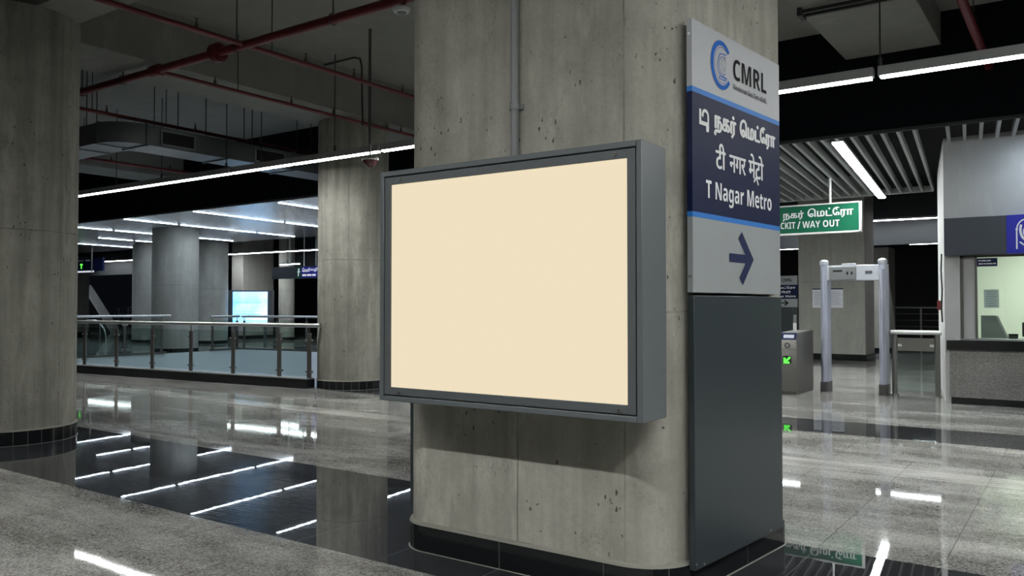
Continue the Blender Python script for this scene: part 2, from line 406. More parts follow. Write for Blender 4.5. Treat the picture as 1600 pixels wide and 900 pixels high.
def skirting(poly, z0, z1, cuts, parent, out=0.016, g=0.003):
    """black tiles around a footprint: tile faces and thin grout gaps at the arc lengths in cuts"""
    o = offset_loop(poly, out); n = len(o); ln = [0.0]
    for i in range(n): ln.append(ln[-1] + (Vector(o[(i + 1) % n]) - Vector(o[i])).length)
    def at(t):
        t %= ln[-1]
        for i in range(n):
            if ln[i] <= t <= ln[i + 1]:
                k = (t - ln[i]) / max(1e-9, ln[i + 1] - ln[i]); return Vector(o[i]).lerp(Vector(o[(i + 1) % n]), k)
    marks = [(t, None) for t in ln[:-1]]
    for c in cuts: marks += [(c % ln[-1] - g, 'a'), (c % ln[-1] + g, 'b')]
    marks.sort(); pts = [at(t) for t, _ in marks]; m = MB(); inside = False; k = len(pts)
    for i in range(k):
        if marks[i][1] == 'a': inside = True
        if marks[i][1] == 'b': inside = False
        p, q = pts[i], pts[(i + 1) % k]
        m.add([(p.x, p.y, z0), (q.x, q.y, z0), (q.x, q.y, z1), (p.x, p.y, z1)], [(0, 1, 2, 3)], 1 if inside else 0)
    m.add([(x, y, z1) for x, y in o] + [(x, y, z1) for x, y in poly], [(i, (i + 1) % n, n + (i + 1) % n, n + i) for i in range(n)], 1)
    m.build('skirting', ['skirt', 'tile_joint'], parent)
    tr = MB(); p1, p2 = offset_loop(poly, out + 0.003), offset_loop(poly, out - 0.004)
    tr.add([(x, y, z1 - .002) for x, y in p1] + [(x, y, z1 + 0.012) for x, y in p2] + [(x, y, z1 + 0.014) for x, y in poly],
           [(i, (i + 1) % n, n + (i + 1) % n, n + i) for i in range(n)] + [(n + i, n + (i + 1) % n, 2 * n + (i + 1) % n, 2 * n + i) for i in range(n)])
    tr.build('skirting_trim', 'grout', parent)
    gl = MB(); p1 = offset_loop(poly, out + 0.008)
    gl.add([(x, y, 0.002) for x, y in p1] + [(x, y, 0.004) for x, y in o], [(i, (i + 1) % n, n + (i + 1) % n, n + i) for i in range(n)])
    gl.build('floor_joint', 'grout', parent)

# ------------------------------------------------------------------ the setting
NR = Vector((-11.14, 9.678)); UD = Vector((-0.9966, -0.0816))     # near corner of the stair opening and the way its near side runs
VD = Vector((-0.101, 0.995))
NL = Vector((-22.62, 8.74)); FL = Vector((-23.2, 17.3)); FRR = Vector((-11.9, 18.44))
VOID = [NL, NR, FRR, FL]
def in_poly(p, poly):
    c = False; n = len(poly)
    for i in range(n):
        a, b = poly[i - 1], poly[i]
        if (a[1] > p[1]) != (b[1] > p[1]) and p[0] < (b[0] - a[0]) * (p[1] - a[1]) / (b[1] - a[1]) + a[0]: c = not c
    return c
def make_floor():
    X0, X1, Y0, Y1 = -62.0, 14.0, -9.0, 42.0
    P = [(X0, Y0), (X1, Y0), (X1, Y1), (X0, Y1)]; Eg = [(0, 1), (1, 2), (2, 3), (3, 0)]
    def seg(a, b):
        P.extend([a, b]); Eg.append((len(P) - 2, len(P) - 1))
    for y in (3.4, 5.1, 7.62, 8.02): seg((X0, y), (X1, y))
    for y in (9.74, 10.82): seg((-10.95, y), (X1, y))
    seg((-10.95, 9.74), (-10.95, 10.82))
    for i in range(4): seg(tuple(VOID[i]), tuple(VOID[(i + 1) % 4]))
    vs, es, fs, *_ = delaunay_2d_cdt([Vector(p) for p in P], Eg, [], 0, 1e-5)
    m = MB(); keep = []; mi = []
    for f in fs:
        c = sum((vs[i] for i in f), Vector((0, 0))) / len(f)
        if in_poly(c, VOID): continue
        k = 0
        if 3.4 < c.y < 5.1 or (9.74 < c.y < 10.82 and c.x > -10.95): k = 1
        elif 7.62 < c.y < 8.02: k = 2
        keep.append(tuple(f)); mi.append(k)
    m.add([(v.x, v.y, 0) for v in vs], keep); m.mi = mi
    return struct(m.build('floor', ['granite', 'black_stone', 'strip'], smooth=False))
make_floor()

# walls and bottom of the stair opening
m = MB()
for i in range(4):
    a, b = VOID[i], VOID[(i + 1) % 4]
    m.add([(a.x, a.y, -0.001), (b.x, b.y, -0.001), (b.x, b.y, -4.5), (a.x, a.y, -4.5)], [(0, 1, 2, 3)])
m.add([(p.x, p.y, -4.5) for p in VOID], [(0, 1, 2, 3)])
struct(m.build('wall_opening', 'fascia', smooth=False))

SLAB, SOFF = 5.45, 5.0
m = MB(); m.box(-62, 14, -9, 12.45, SLAB, SLAB + 0.3); struct(m.build('ceiling', 'slab'))
def beam(x0, x1, y0, y1, z): 
    b = MB(); b.box(x0, x1, y0, y1, z, SLAB + 0.05); struct(b.build('ceiling_beam', 'beam', bevel=0.01))
beam(-2.79, -1.56, -9, 12.4, SOFF)
beam(-11.35, -10.2, -9, 12.4, 4.72)
beam(-20.2, -19.0, -9, 12.4, 4.72)
beam(-62, 14, 4.17, 4.72, 4.63)
# black bulkhead above the start of the lower ceilings
m = MB(); m.box(-62, 14, 12.40, 12.52, 3.90, SLAB + 0.3); struct(m.build('wall_bulkhead', 'navy_wall'))
m = MB(); m.box(-62, 14, 12.37, 12.40, 3.88, 3.925); struct(m.build('trim_bulkhead', 'slate'))

# linear metal ceiling over the stair opening
def tilted(x0, x1, y0, y1, z0, z1, mb):          # a slab whose sides lean with TILT
    k = math.tan(TILT)
    sh = lambda x, y: (x - (y - 12.5) * k, y)
    mb.prism([sh(x0, y0), sh(x1, y0), sh(x1, y1), sh(x0, y1)], z0, z1)
CE = thing('ceiling_panels', None, None); CE['kind'] = 'structure'
CE.location = (0, 12.5, 0); CE.rotation_euler = (0, 0, TILT)
m = MB(); m.prism([(-52, 5.35), (-9.5, 1.0), (-9.5, 8.16), (-52, 12.45)], 3.9, 3.96)
o = m.build('ceiling_panels_sheet', 'ceil_metal', CE)

# slatted ceiling by the ticket gates
m = MB(); k = math.tan(TILT)
for i in range(46):
    x = -9.4 + i * 0.207
    if i in (37,): continue
    y1 = 19.4 if x < -1.9 else 14.3
    for (ya, yb) in ((12.53, y1),):
        m.add([(x - (y - 12.5) * k + dx, y, z) for y in (ya, yb) for (dx, z) in ((0, 3.9), (0.045, 3.9), (0.045, 4.02), (0, 4.02))],
              [(0, 3, 2, 1), (4, 5, 6, 7), (0, 1, 5, 4), (1, 2, 6, 5), (2, 3, 7, 6), (3, 0, 4, 7)])
m.box(-10.0, -2.62, 19.40, 19.44, 3.89, 4.02)
struct(m.build('ceiling_slats', 'baffle', smooth=False))
m = MB(); m.box(-62, 14, 12.5, 42, 5.0, 5.1); struct(m.build('ceiling_void', 'dark'))
# far bulkheads and the night beyond
m = MB(); m.box(-9.3, 14, 26.0, 26.15, 3.24, 5.0); struct(m.build('wall_bulkhead_far', 'slate'))
m = MB(); m.box(-62, -22.0, 24.9, 25.0, 3.2, 5.0); struct(m.build('wall_bulkhead_west', 'slate'))
m = MB(); m.box(-62, 14, 41.8, 42, 0, 5.2); struct(m.build('wall_far', 'dark'))

# ------------------------------------------------------------------ the big pillar
PX, PY = -2.5, 4.4
foot = [(-3.425, 3.70), (-1.675, 3.70), (-1.52, 5.16), (-3.385, 5.16)]
foot = rounded([(x - PX, y - PY) for x, y in foot], [0.2, 0.28, 0.12, 0.2])
P = thing('concrete_pillar', 'big board-marked concrete pillar carrying the cream lightbox', 'pillar', (PX, PY, 0))
m = MB(); m.prism(foot, 0.0, 4.63); m.build('shaft', 'pillar', P)
skirting(foot, 0.0, 0.155, [0.03, 0.145, 0.26, 0.91, 1.56, 1.90, 2.03, 2.68, 3.2, 3.5, 4.1, 4.7, 5.3, 5.9], P, out=0.02)

# lightbox
BX0, BX1, BY0, BY1, BZ0, BZ1 = -3.331, -1.669, 3.432, 3.697, 0.909, 2.222
B = thing('lightbox', 'large blank cream lightbox in a grey metal case on the pillar', 'lightbox', ((BX0 + BX1) / 2, BY1, BZ0))
def bl(x, y, z): return (x - (BX0 + BX1) / 2, y - BY1, z - BZ0)
W2 = (BX1 - BX0) / 2; HH = BZ1 - BZ0; D = BY0 - BY1; e = 0.030
m = MB()
m.box(-W2, -W2 + e, D, 0, 0, HH); m.box(W2 - e, W2, D, 0, 0, HH); m.box(-W2 + e, W2 - e, D, 0, 0, e); m.box(-W2 + e, W2 - e, D, 0, HH - e, HH)
m.box(-W2 + e, W2 - e, -0.03, 0, e, HH - e)
m.build('casing', 'frame', B, bevel=0.004)
m = MB(); g = e + 0.006; w = 0.079
def ring(mb, a, b, y0, y1):
    mb.box(-W2 + a, -W2 + b, y0, y1, a, HH - a); mb.box(W2 - b, W2 - a, y0, y1, a, HH - a)
    mb.box(-W2 + b, W2 - b, y0, y1, a, b); mb.box(-W2 + b, W2 - b, y0, y1, HH - b, HH - a)
ring(m, g, w, D + 0.004, D + 0.03); m.build('door_frame', 'frame_dark', B, bevel=0.002)
m = MB(); m.box(-W2 + e, W2 - e, D + 0.05, D + 0.06, e, HH - e); m.build('seal', 'groove', B)
m = MB(); m.box(-W2 + w - 0.006, W2 - w + 0.006, D + 0.014, D + 0.022, w - 0.006, HH - w + 0.006); m.build('display_panel', 'poster', B)
for (x, z) in ((-W2 + 0.15, HH - 0.055), (W2 - 0.14, HH - 0.055), (-W2 + 0.15, 0.055), (W2 - 0.12, 0.055)):
    m = MB(); m.cyl((x, D + 0.006, z), (x, D - 0.003, z), 0.0095, 14); m.cyl((x, D - 0.003, z), (x, D - 0.005, z), 0.004, 6, 1)
    m.build('screw', ['screw', 'groove'], B)

# conduit down to the lightbox
Cn = thing('conduit', 'grey metal conduit running up the pillar above the lightbox', 'conduit', (-2.552, 3.675, 2.226))
m = MB(); m.cyl((0, 0, 0), (0, 0, 2.39), 0.0235, 18); m.build('tube', 'grey_mid', Cn)
for z in (0.30, 1.5):
    m = MB(); m.cyl((0, 0, z), (0, 0, z + 0.03), 0.028, 16); m.box(-0.045, 0.045, 0.012, 0.024, z, z + 0.03); m.build('clip', 'grey_mid', Cn)

# wayfinding sign and charcoal panel on the pillar's side
SN = Vector((-1.60, 3.863, 0)); SU = Vector((0.1044, 0.9945, 0)); SNRM = Vector((0.9945, -0.1044, 0))
SROT = math.atan2(SU.y, SU.x)                    # local x runs along the sign, local -y faces out
SG = thing('wayfinding_sign', 'tall grey and navy station sign with a right arrow on the pillar', 'sign', SN, SROT)
U, NF = (1, 0, 0), (0, -1, 0)
m = MB(); u0, u1 = -0.002, 1.066
for (z0, z1, mi) in ((2.555, 2.895, 0), (2.528, 2.555, 1), (1.924, 2.528, 2), (1.897, 1.924, 1), (1.518, 1.897, 3)):
    m.box(u0, u1, 0, 0.03, z0, z1, mi)
m.build('sign_board', ['sign_grey', 'sign_blue', 'sign_navy', 'sign_low'], SG)
m = MB(); m.box(u0 + 0.05, u1 - 0.05, 0.0302, 0.05, 1.55, 2.86); m.build('backing_frame', 'groove', SG)
O0 = (0, 0, 0)
m = MB()
def crescent(mb, cx, cz, ro, rzo, ri, rzi, dx, a0, a1, n=40, off=0.002):
    A = [(cx + ro * math.cos(R(a0 + (a1 - a0) * i / n)), cz + rzo * math.sin(R(a0 + (a1 - a0) * i / n))) for i in range(n + 1)]
    Bq = [(cx + dx + ri * math.cos(R(a0 + (a1 - a0) * i / n)), cz + rzi * math.sin(R(a0 + (a1 - a0) * i / n))) for i in range(n + 1)]
    mb.add([(a, -off, b) for a, b in A] + [(a, -off, b) for a, b in Bq], [(i, n + 1 + i, n + 2 + i, i + 1) for i in range(n)])
crescent(m, 0.318, 2.727, 0.123, 0.130, 0.094, 0.106, 0.003, 42, 322)
m.build('logo', 'logo_blue', SG)
m = MB()
stroke(m, arc(0.325, 2.727, 0.086, 60, 300, 30, 0.097), 0.003, O0, U, NF)
tr = [(0.372, 2.793), (0.33, 2.789), (0.300, 2.785), (0.285, 2.765), (0.272, 2.735), (0.272, 2.705), (0.287, 2.682), (0.305, 2.672), (0.288, 2.655), (0.30, 2.652), (0.372, 2.652)]
stroke(m, tr, 0.005, O0, U, NF)
stroke(m, arc(0.335, 2.727, 0.045, 50, 310, 20, 0.048), 0.0035, O0, U, NF)
stroke(m, [(0.31, 2.668), (0.378, 2.664)], 0.008, O0, U, NF)
m.build('train_emblem', 'logo_blue', SG)
m = MB(); stroke(m, arc(0.345, 2.735, 0.026, 0, 360, 20, 0.03), 0.006, O0, U, NF); stroke(m, [(0.29, 2.76), (0.33, 2.775), (0.372, 2.778)], 0.006, O0, U, NF); m.build('emblem_detail', 'logo_grey', SG)
m = MB(); put_text(m, sansb('CMRL'), O0, U, NF, 0.453, 0.882, 2.681, 2.797); m.build('acronym_lettering', 'ink_black', SG)
m = MB(); put_text(m, 'சென்\u0ba9\u0bc8 \u0bc6மட்\u0bc7ர\u0bbe லிமி\u0b9f\u0bcd'.replace('சென்', '\u0bc6சன்').replace('\u0ba9\u0bc8', '\u0bc8ன'), O0, U, NF, 0.452, 0.888, 2.620, 2.656, 0.0008); m.build('tagline_lettering', 'ink_grey', SG)
m = MB()
wd = 0.021                                        # first Tamil letter drawn by hand: upright, foot and hooked loop
stroke(m, [(0.079, 2.452), (0.079, 2.383), (0.158, 2.383)], wd, O0, U, NF)
stroke(m, [(0.150, 2.383), (0.150, 2.345)] , wd * .8, O0, U, NF, 0.0022)
stroke(m, [(0.112, 2.42)] + arc(0.133, 2.425, 0.030, 180, 0, 12, 0.026) + [(0.163, 2.36), (0.158, 2.345)], wd * .8, O0, U, NF, 0.0024)
m.build('tamil_lettering', 'ink_white', SG); m = MB()
put_text(m, 'நகர்', O0, U, NF, 0.235, 0.48, 2.345, 2.475, 0.007)
m.build('tamil_lettering', 'ink_white', SG); m = MB()
put_text(m, '\u0bc6மட்\u0bc7ர\u0bbe', O0, U, NF, 0.535, 0.995, 2.362, 2.478, 0.007)
m.build('tamil_lettering', 'ink_white', SG)
m = MB()
put_text(m, 'टी', O0, U, NF, 0.247, 0.355, 2.172, 2.305, 0.0035)
put_text(m, 'नगर', O0, U, NF, 0.405, 0.600, 2.172, 2.262, 0.0035)
put_text(m, 'मेटो', O0, U, NF, 0.640, 0.832, 2.172, 2.305, 0.0035)
stroke(m, [(0.705, 2.150), (0.735, 2.178), (0.765, 2.138)], 0.013, O0, U, NF)
m.build('hindi_lettering', 'ink_white', SG)
m = MB(); put_text(m, sansb('T Nagar Metro'), O0, U, NF, 0.137, 0.942, 1.976, 2.097); m.build('english_lettering', 'ink_white', SG)
m = MB(); stroke(m, [(0.394, 1.709), (0.665, 1.709)], 0.047, O0, U, NF); stroke(m, [(0.527, 1.836), (0.655, 1.709), (0.535, 1.583)], 0.058, O0, U, NF, 0.0022); m.build('arrow', 'ink_navy', SG)
for z in (2.82, 1.6):
    m = MB(); m.cyl((u0 - 0.003, 0.015, z), (u0 + 0.002, 0.015, z), 0.006, 10); m.build('screw', 'screw', SG)

CP = thing('charcoal_panel', 'tall charcoal metal panel under the station sign on the pillar', 'panel', SN, SROT)
m = MB(); m.box(u0 + 0.01, u1 + 0.014, 0, 0.032, 0.135, 1.503); m.build('panel', 'panel_dark', CP, bevel=0.003)
m = MB(); m.box(u0 + 0.05, u1 - 0.05, 0.0302, 0.05, 0.2, 1.45); m.build('backing_frame', 'groove', CP)
for (x, z) in ((0.02, 0.165), (0.9, 0.155), (0.10, 0.15)):
    m = MB(); m.cyl((x, 0.001, z), (x, -0.003, z), 0.006, 10); m.build('screw', 'screw', CP)
o = MB().box(-3.502, -3.462, 3.885, 4.95, 0.165, 1.5).build('side_panel', 'panel_dark', None, bevel=0.003)
tag(o, 'narrow charcoal edge panel on the far flank of the pillar below the lightbox', 'panel', None, 'thing')

# ------------------------------------------------------------------ round columns
def circle(r, n=64): return [(r * math.cos(2 * PI * i / n), r * math.sin(2 * PI * i / n)) for i in range(n)]
def column(x, y, r, z, label, mat='column', skirt=0.15, n=64, tiles=30):
    c = thing('concrete_column', label, 'column', (x, y, 0)); ci = circle(r, n)
    m = MB(); m.prism(ci, 0, z); m.build('shaft', mat, c)
    L = 2 * PI * (r + 0.016); skirting(ci, 0, skirt, [L * (i + 0.13) / tiles for i in range(tiles)], c)
    return c
column(-9.675, 4.245, 0.625, 4.63, 'thick round concrete column with black tiled foot, standing on the black floor band')
column(-10.78, 10.43, 0.625, 4.72, 'round concrete column just behind the lightbox at the end of the glass railing')
column(-23.85, 15.3, 0.70, 3.897, 'round column beside the stair opening, tinted blue by the lit screen', 'column_far', 0.12)
column(-27.8, 19.4, 0.60, 3.897, 'shaded column between the blue-tinted column and the cyan screen', 'column_far', 0.12)
column(-30.6, 18.6, 0.72, 3.897, 'pale column half hidden behind the blue-tinted column', 'column_far', 0.12)
column(-33.9, 20.6, 0.75, 3.897, 'slim strip of pale column beside the dark opening past the stairs', 'column_far', 0.12)
def pier(x0, x1, y0, y1, z, label, mat='column_far', skirt=0.15):
    cx, cy = (x0 + x1) / 2, (y0 + y1) / 2
    c = thing('concrete_pier', label, 'pier', (cx, cy, 0)); a, b = (x1 - x0) / 2, (y1 - y0) / 2
    m = MB(); m.box(-a, a, -b, b, 0, z); m.build('shaft', mat, c, bevel=0.02)
    m = MB(); m.box(-a - .02, a + .02, -b - .02, b + .02, 0, skirt); m.build('skirting', 'skirt', c)
    return c
pier(-30.9, -30.1, 22.55, 24.2, 4.9, 'square concrete pier behind the cyan screen')
pier(-6.44, -4.715, 22.9, 24.0, 4.9, 'broad concrete pier with paper notices behind the metal detector', skirt=0.17)
pier(-5.7, -4.85, 26.8, 27.8, 3.24, 'shadowed pier seen through the metal detector frame', skirt=0.17)
pier(-47.0, -40.9, 20.3, 21.5, 3.9, 'pale pier beside the thick round column, under the hanging sign')
column(-28.0, 23.2, 0.33, 4.9, 'dim round column under the small blue and green hanging sign', 'column_far', 0.12)

# ------------------------------------------------------------------ glass railing round the stair opening
def rail_run(name, label, p, q, plinth, posts, rail_z, cat='railing', base_w=0.2, dark=True, clamps=True):
    p, q = Vector(p), Vector(q); d = (q - p); L = d.length; a = math.atan2(d.y, d.x)
    r = thing(name, label, cat, (p.x, p.y, 0), a)            # local x along the run, local +y to its inner side
    return r, L
def build_rail(r, L, posts, plinth, rz, x0=0.0, base_w=0.2, side=-1, overhang=0.0, pw=0.09):
    yb = (0, base_w) if side > 0 else (-base_w, 0); yc = side * base_w / 2
    if plinth > 0.1:
        m = MB(); m.box(x0, L, *yb, 0, plinth); m.build('plinth', 'skirt', r, bevel=0.004)
        m = MB(); m.box(x0, L, yb[0] + 0.012, yb[1] + 0.012, plinth, plinth + 0.018); m.build('coping', 'grey_mid', r)
    else:
        m = MB(); m.box(x0, L, *yb, 0, plinth); m.build('channel', 'post', r)
    for x in posts:
        m = MB(); m.box(x - pw / 2, x + pw / 2, yc - 0.012, yc + 0.012, plinth, rz - 0.14)
        m.cyl((x, yc, rz - 0.15), (x, yc, rz - 0.02), 0.011, 8)
        po = m.build('post', 'post', r, bevel=0.003)
        for z in (plinth + 0.13, rz - 0.26):
            for sx in (-1, 1):
                m = MB(); m.cyl((x + sx * (pw / 2 - 0.005), yc, z), (x + sx * (pw / 2 + 0.035), yc, z), 0.02, 8); m.build('glass_clamp', 'steel_dark', po)
    m = MB(); m.cyl((x0 - overhang, yc, rz), (L + overhang, yc, rz), 0.036, 16); m.build('handrail', 'steel', r)
    ps = sorted(posts)
    for a, b in zip(ps[:-1], ps[1:]):
        m = MB(); m.box(a + pw / 2 + 0.02, b - pw / 2 - 0.02, yc - 0.006, yc + 0.006, plinth + 0.05, rz - 0.115); m.build('glass_panel', 'glass', r)
NLx = NR + UD * 11.6
r, L = rail_run('glass_railing', 'long glass railing on a black plinth along the front of the stair opening', NR, NLx, .16, None, 1.1)
build_rail(r, L, [0.04, 0.77, 1.97, 3.16, 4.33, 5.5, 6.61, 7.8, 9.0, 10.2, 11.4], 0.165, 1.105, overhang=0.22)
Wl = Vector((-22.93, 14.45))
r, L = rail_run('glass_railing', 'glass railing along the far flank of the stair opening, stopping at the blue-tinted column', (-22.69, 9.3), Wl, .05, None, 1.1)
build_rail(r, L, [0.1, 1.2, 2.25, 3.8, 5.0], 0.06, 1.15, base_w=0.1, side=1, overhang=0.15)
r, L = rail_run('glass_railing', 'short glass railing between the blue-tinted column and the back corner of the opening', (-23.08, 16.1), FL, .05, None, 1.1)
build_rail(r, L, [0.08, 1.1], 0.06, 1.1, base_w=0.1, side=1)
r, L = rail_run('glass_railing', 'glass railing across the back of the stair opening below the cyan screen', FL, FRR, .05, None, 1.1)
build_rail(r, L, [0.12, 1.6, 2.9, 4.2, 5.5, 6.8, 8.1, 9.4, 10.7], 0.06, 1.1, base_w=0.1, side=1)
r, L = rail_run('glass_railing', 'glass railing running back from the round column by the lightbox', FRR, NR + Vector((-0.15, 1.75)), .05, None, 1.1)
build_rail(r, L, [0.1, 1.5, 2.9, 4.3, 5.7, 6.9], 0.06, 1.1, base_w=0.1, side=1)

# curved tube barriers beyond the opening
def barrier(x, y, flip, label):
    b = thing('tube_barrier', label, 'barrier', (x, y, 0), R(8))
    pts = [(0, 0, 0), (0.02 * flip, 0, 0.35), (0.12 * flip, 0, 0.6), (0.35 * flip, 0, 0.8), (0.6 * flip, 0, 0.92), (1.1 * flip, 0, 0.92)]
    m = MB(); m.tube(pts, 0.025, 8); m.build('rail_tube', 'steel', b)
    m = MB(); m.cyl((1.1 * flip, 0, 0), (1.1 * flip, 0, 0.92), 0.03, 8); m.cyl((.35 * flip, 0, 0), (.35 * flip, 0, 0.8), 0.02, 8); m.build('post', 'steel_dark', b)
barrier(-33.4, 15.6, 1, 'curved steel tube barrier beyond the railing, bowing away from the column')
barrier(-29.6, 16.2, -1, 'curved steel tube barrier beyond the railing, nearer the blue-tinted column')
o = MB().box(-30.2, -29.95, 15.0, 15.1, 0, 1.12).build('ticket_validator', 'logo_blue', None, bevel=0.01); tag(o, 'slim blue validator post seen through the glass railing', 'validator', None, 'thing')

# ------------------------------------------------------------------ lights
def fixture(name, label, p, q, w=0.062, group=None, h=0.12, rods=(), top=SLAB, gap=0.012, mat='tube'):
    p, q = Vector(p), Vector(q); d = q - p; L = d.length
    t = thing(name, label, 'light', p, math.atan2(d.y, d.x), group)
    m = MB(); m.box(gap, L - gap, -w / 2 - 0.014, w / 2 + 0.014, 0.023, h); m.build('housing', 'housing', t, bevel=0.004)
    m = MB(); m.box(gap + 0.02, L - gap - 0.02, -w / 2, w / 2, 0.0, 0.022); m.build('diffuser', mat, t)
    for x in rods:
        m = MB(); m.cyl((x, 0, h), (x, 0, top - p.z), 0.008, 6); m.cyl((x, 0, h), (x, 0, h + 0.09), 0.022, 8); m.build('hanger', 'rod', t)
    return t
nm = {(-15.9, -14.25): 'second', }
ends = [-25.1, -23.1, -21.1, -19.1, -17.1, -15.13, -13.91, -12.35, -10.73, -8.73]
lab = ['hung tube light hidden at the far end of the long run, seventh', 'hung tube light of the long run behind the thick column, sixth',
       'hung tube light of the long run behind the thick column, fifth', 'hung tube light of the long run behind the thick column, fourth',
       'hung tube light of the long run appearing first past the thick column', 'short hung tube light, second past the thick column',
       'hung tube light of the long run, third past the thick column', 'hung tube light of the long run just before the column behind the lightbox',
       'hung tube light crossing in front of the column behind the lightbox, before the red dome']
for i in range(3, 9):
    fixture('linear_light', lab[i], (ends[i], 9.0, 3.78), (ends[i + 1], 9.0, 3.78), rods=((ends[i + 1] - ends[i]) * (0.9 if i == 6 else 0.5),), group='tube lights of the long hung run')
fixture('linear_light', 'hung tube light between the red dome and the edge of the big pillar', (-8.71, 9.0, 3.78), (-5.3, 9.0, 3.78), rods=(1.8,), group='tube lights of the long hung run')
fixture('linear_light', 'hung tube light emerging from behind the station sign, up to the hanging rod', (-5.28, 9.0, 3.78), (-1.74, 9.0, 3.78), rods=(1.8,), group='tube lights of the long hung run')
fixture('linear_light', 'hung tube light past the hanging rod, running out over the ticket booth', (-1.72, 9.0, 3.78), (3.5, 9.0, 3.78), rods=(0.03, 4.9), group='tube lights of the long hung run')
for x0 in (3.52, 7.2): fixture('linear_light', 'hung tube light of the long run beyond the picture edge, over the ticket booth side', (x0, 9.0, 3.78), (x0 + 3.66, 9.0, 3.78), rods=(0.5, 3.1), group='tube lights of the long hung run')
# the parallel run above the viewer, whose light throws the shadow under the lightbox
for x0, x1 in ((-9.5, -5.9), (-5.88, -2.3), (-2.28, 1.3), (1.32, 4.9), (4.92, 8.5)):
    fixture('linear_light', 'hung tube light of the parallel run outside the picture, over the viewer', (x0, 0.79, 3.9), (x1, 0.79, 3.9), group='tube lights over the viewer', rods=(0.5, 3.1))
for y0, y1 in ((0.95, 4.9), (4.92, 8.9)):
    fixture('linear_light', 'hung tube light outside the picture, running past the face of the station sign', (1.3, y0, 3.9), (1.3, y1, 3.9), group='tube lights beside the sign', rods=(0.5, 3.1), mat='side_tube')
rowdir = Vector((-math.sin(TILT), math.cos(TILT), 0))
rows = [(-12.4, 'sixth'), (-15.62, 'next to the round column by the lightbox'), (-18.87, 'directly over the stair opening'), (-22.15, 'just ahead of the blue-tinted column'),
        (-25.62, 'meeting the blue-tinted column'), (-28.75, 'past the blue-tinted column, second row'), (-32.0, 'furthest from the stair opening')]
for i, (x, wh) in enumerate(rows[1:]):
    ys = {0: (0.2, 3.5, 6.9), 1: (0.1, 3.4, 6.9), 2: (0.1, 2.0, 5.1, 6.9), 3: (0.1, 1.9, 5.2, 6.9), 4: (3.1, 4.6, 5.9, 6.9), 5: (0.1, 3.5, 6.9)}[i]
    for k, (a, b) in enumerate(zip(ys[:-1], ys[1:])):
        p = Vector((x, 12.5, 3.892)) + rowdir * a; q = Vector((x, 12.5, 3.892)) + rowdir * (b - 0.1)
        part = ['end nearer the black bulkhead', 'middle piece' if len(ys) > 3 else 'end away from the black bulkhead', 'end away from the black bulkhead'][k]
        fixture('ceiling_light', f'strip light {wh}, {part}', p, q, 0.075, 'strip lights in the metal ceiling', 0.03, mat='strip_light')
sl = [((-2.99, 12.7), 'bright strip light between the ceiling slats above the green exit sign'), ((-0.42, 12.66), 'strip light between the slats by the ticket booth wall, cut by the picture edge')]
for (x, y), lb in sl:
    p = Vector((x, y, 3.87)); q = p + rowdir * (7.2 if x < -2 else 0.8)
    fixture('ceiling_light', lb, p, q, 0.15, 'strip lights in the slatted ceiling', 0.05, mat='slat_light' if x < -2 else 'strip_light')
p = Vector((-6.6, 12.7, 3.87)); fixture('ceiling_light', 'strip light between the slats hidden behind the station sign', p, p + rowdir * 6.6, 0.15, 'strip lights in the slatted ceiling', 0.05, mat='slat_light')
for lb, p, q in (('thin tube light hung across in front of the pier behind the cyan screen', (-30.9, 21.9, 3.655), (-23.9, 22.15, 3.655)),
                 ('distant tube light above the dark opening past the stairs', (-46.5, 24.2, 3.9), (-42.0, 24.4, 3.9)),
                 ('tube light hung behind the green exit sign toward the ticket booth', (-8.2, 25.2, 3.9), (-2.5, 25.55, 3.9)),
                 ('far tube light in the gap between station sign and concrete pier', (-12.6, 36, 3.9), (-9.6, 36, 3.9)),
                 ('far tube light low against the dark beside the ticket booth wall', (-5.75, 36, 3.9), (-3.5, 36, 3.9)),
                 ('small far tube light near the slim strip of pale column', (-49.0, 30, 3.55), (-46.0, 30, 3.55)),
                 ('short tube light on top of the small blue and green hanging sign', (-25.0, 20.4, 3.0), (-23.9, 20.4, 3.0))):
    fixture('tube_light', lb, p, q, 0.07, None, 0.08, mat='far_tube', rods=(0.4, abs(q[0] - p[0]) - 0.4), top=5.0)

# ------------------------------------------------------------------ red fire pipes under the slab
PZ = 4.6
FP = thing('fire_pipe', 'thick red fire main crossing under the ceiling', 'pipe', (0, 6.2, PZ))
m = MB(); m.cyl((-22, 0, 0), (8, 0, 0), 0.052, 16); m.build('pipe', 'red', FP)
m = MB()
for x in (-8.86, -8.80): m.cyl((x, 0, 0), (x + 0.045, 0, 0), 0.12, 18)
for k in range(8):
    a = k * PI / 4; m.cyl((-8.89, 0.09 * math.cos(a), 0.09 * math.sin(a)), (-8.72, 0.09 * math.cos(a), 0.09 * math.sin(a)), 0.012, 6)
m.build('flange', 'red', FP)
m = MB(); m.cyl((-10.26, 0, 0), (-10.06, 0, 0), 0.075, 14); m.cyl((-10.16, 0, 0), (-10.16, 0.12, 0), 0.05, 12); m.build('tee', 'red', FP)
for x in (-12.06, -10.96, -8.43, -6.74, -4.5):
    m = MB(); m.tube([(x, 0.062 * math.cos(a), 0.062 * math.sin(a)) for a in [PI / 2 + 2 * PI * k / 14 for k in range(15)]], 0.007, 6)
    m.cyl((x, 0, 0.06), (x, 0, SLAB - PZ), 0.008, 6); m.build('hanger', 'rod', FP)
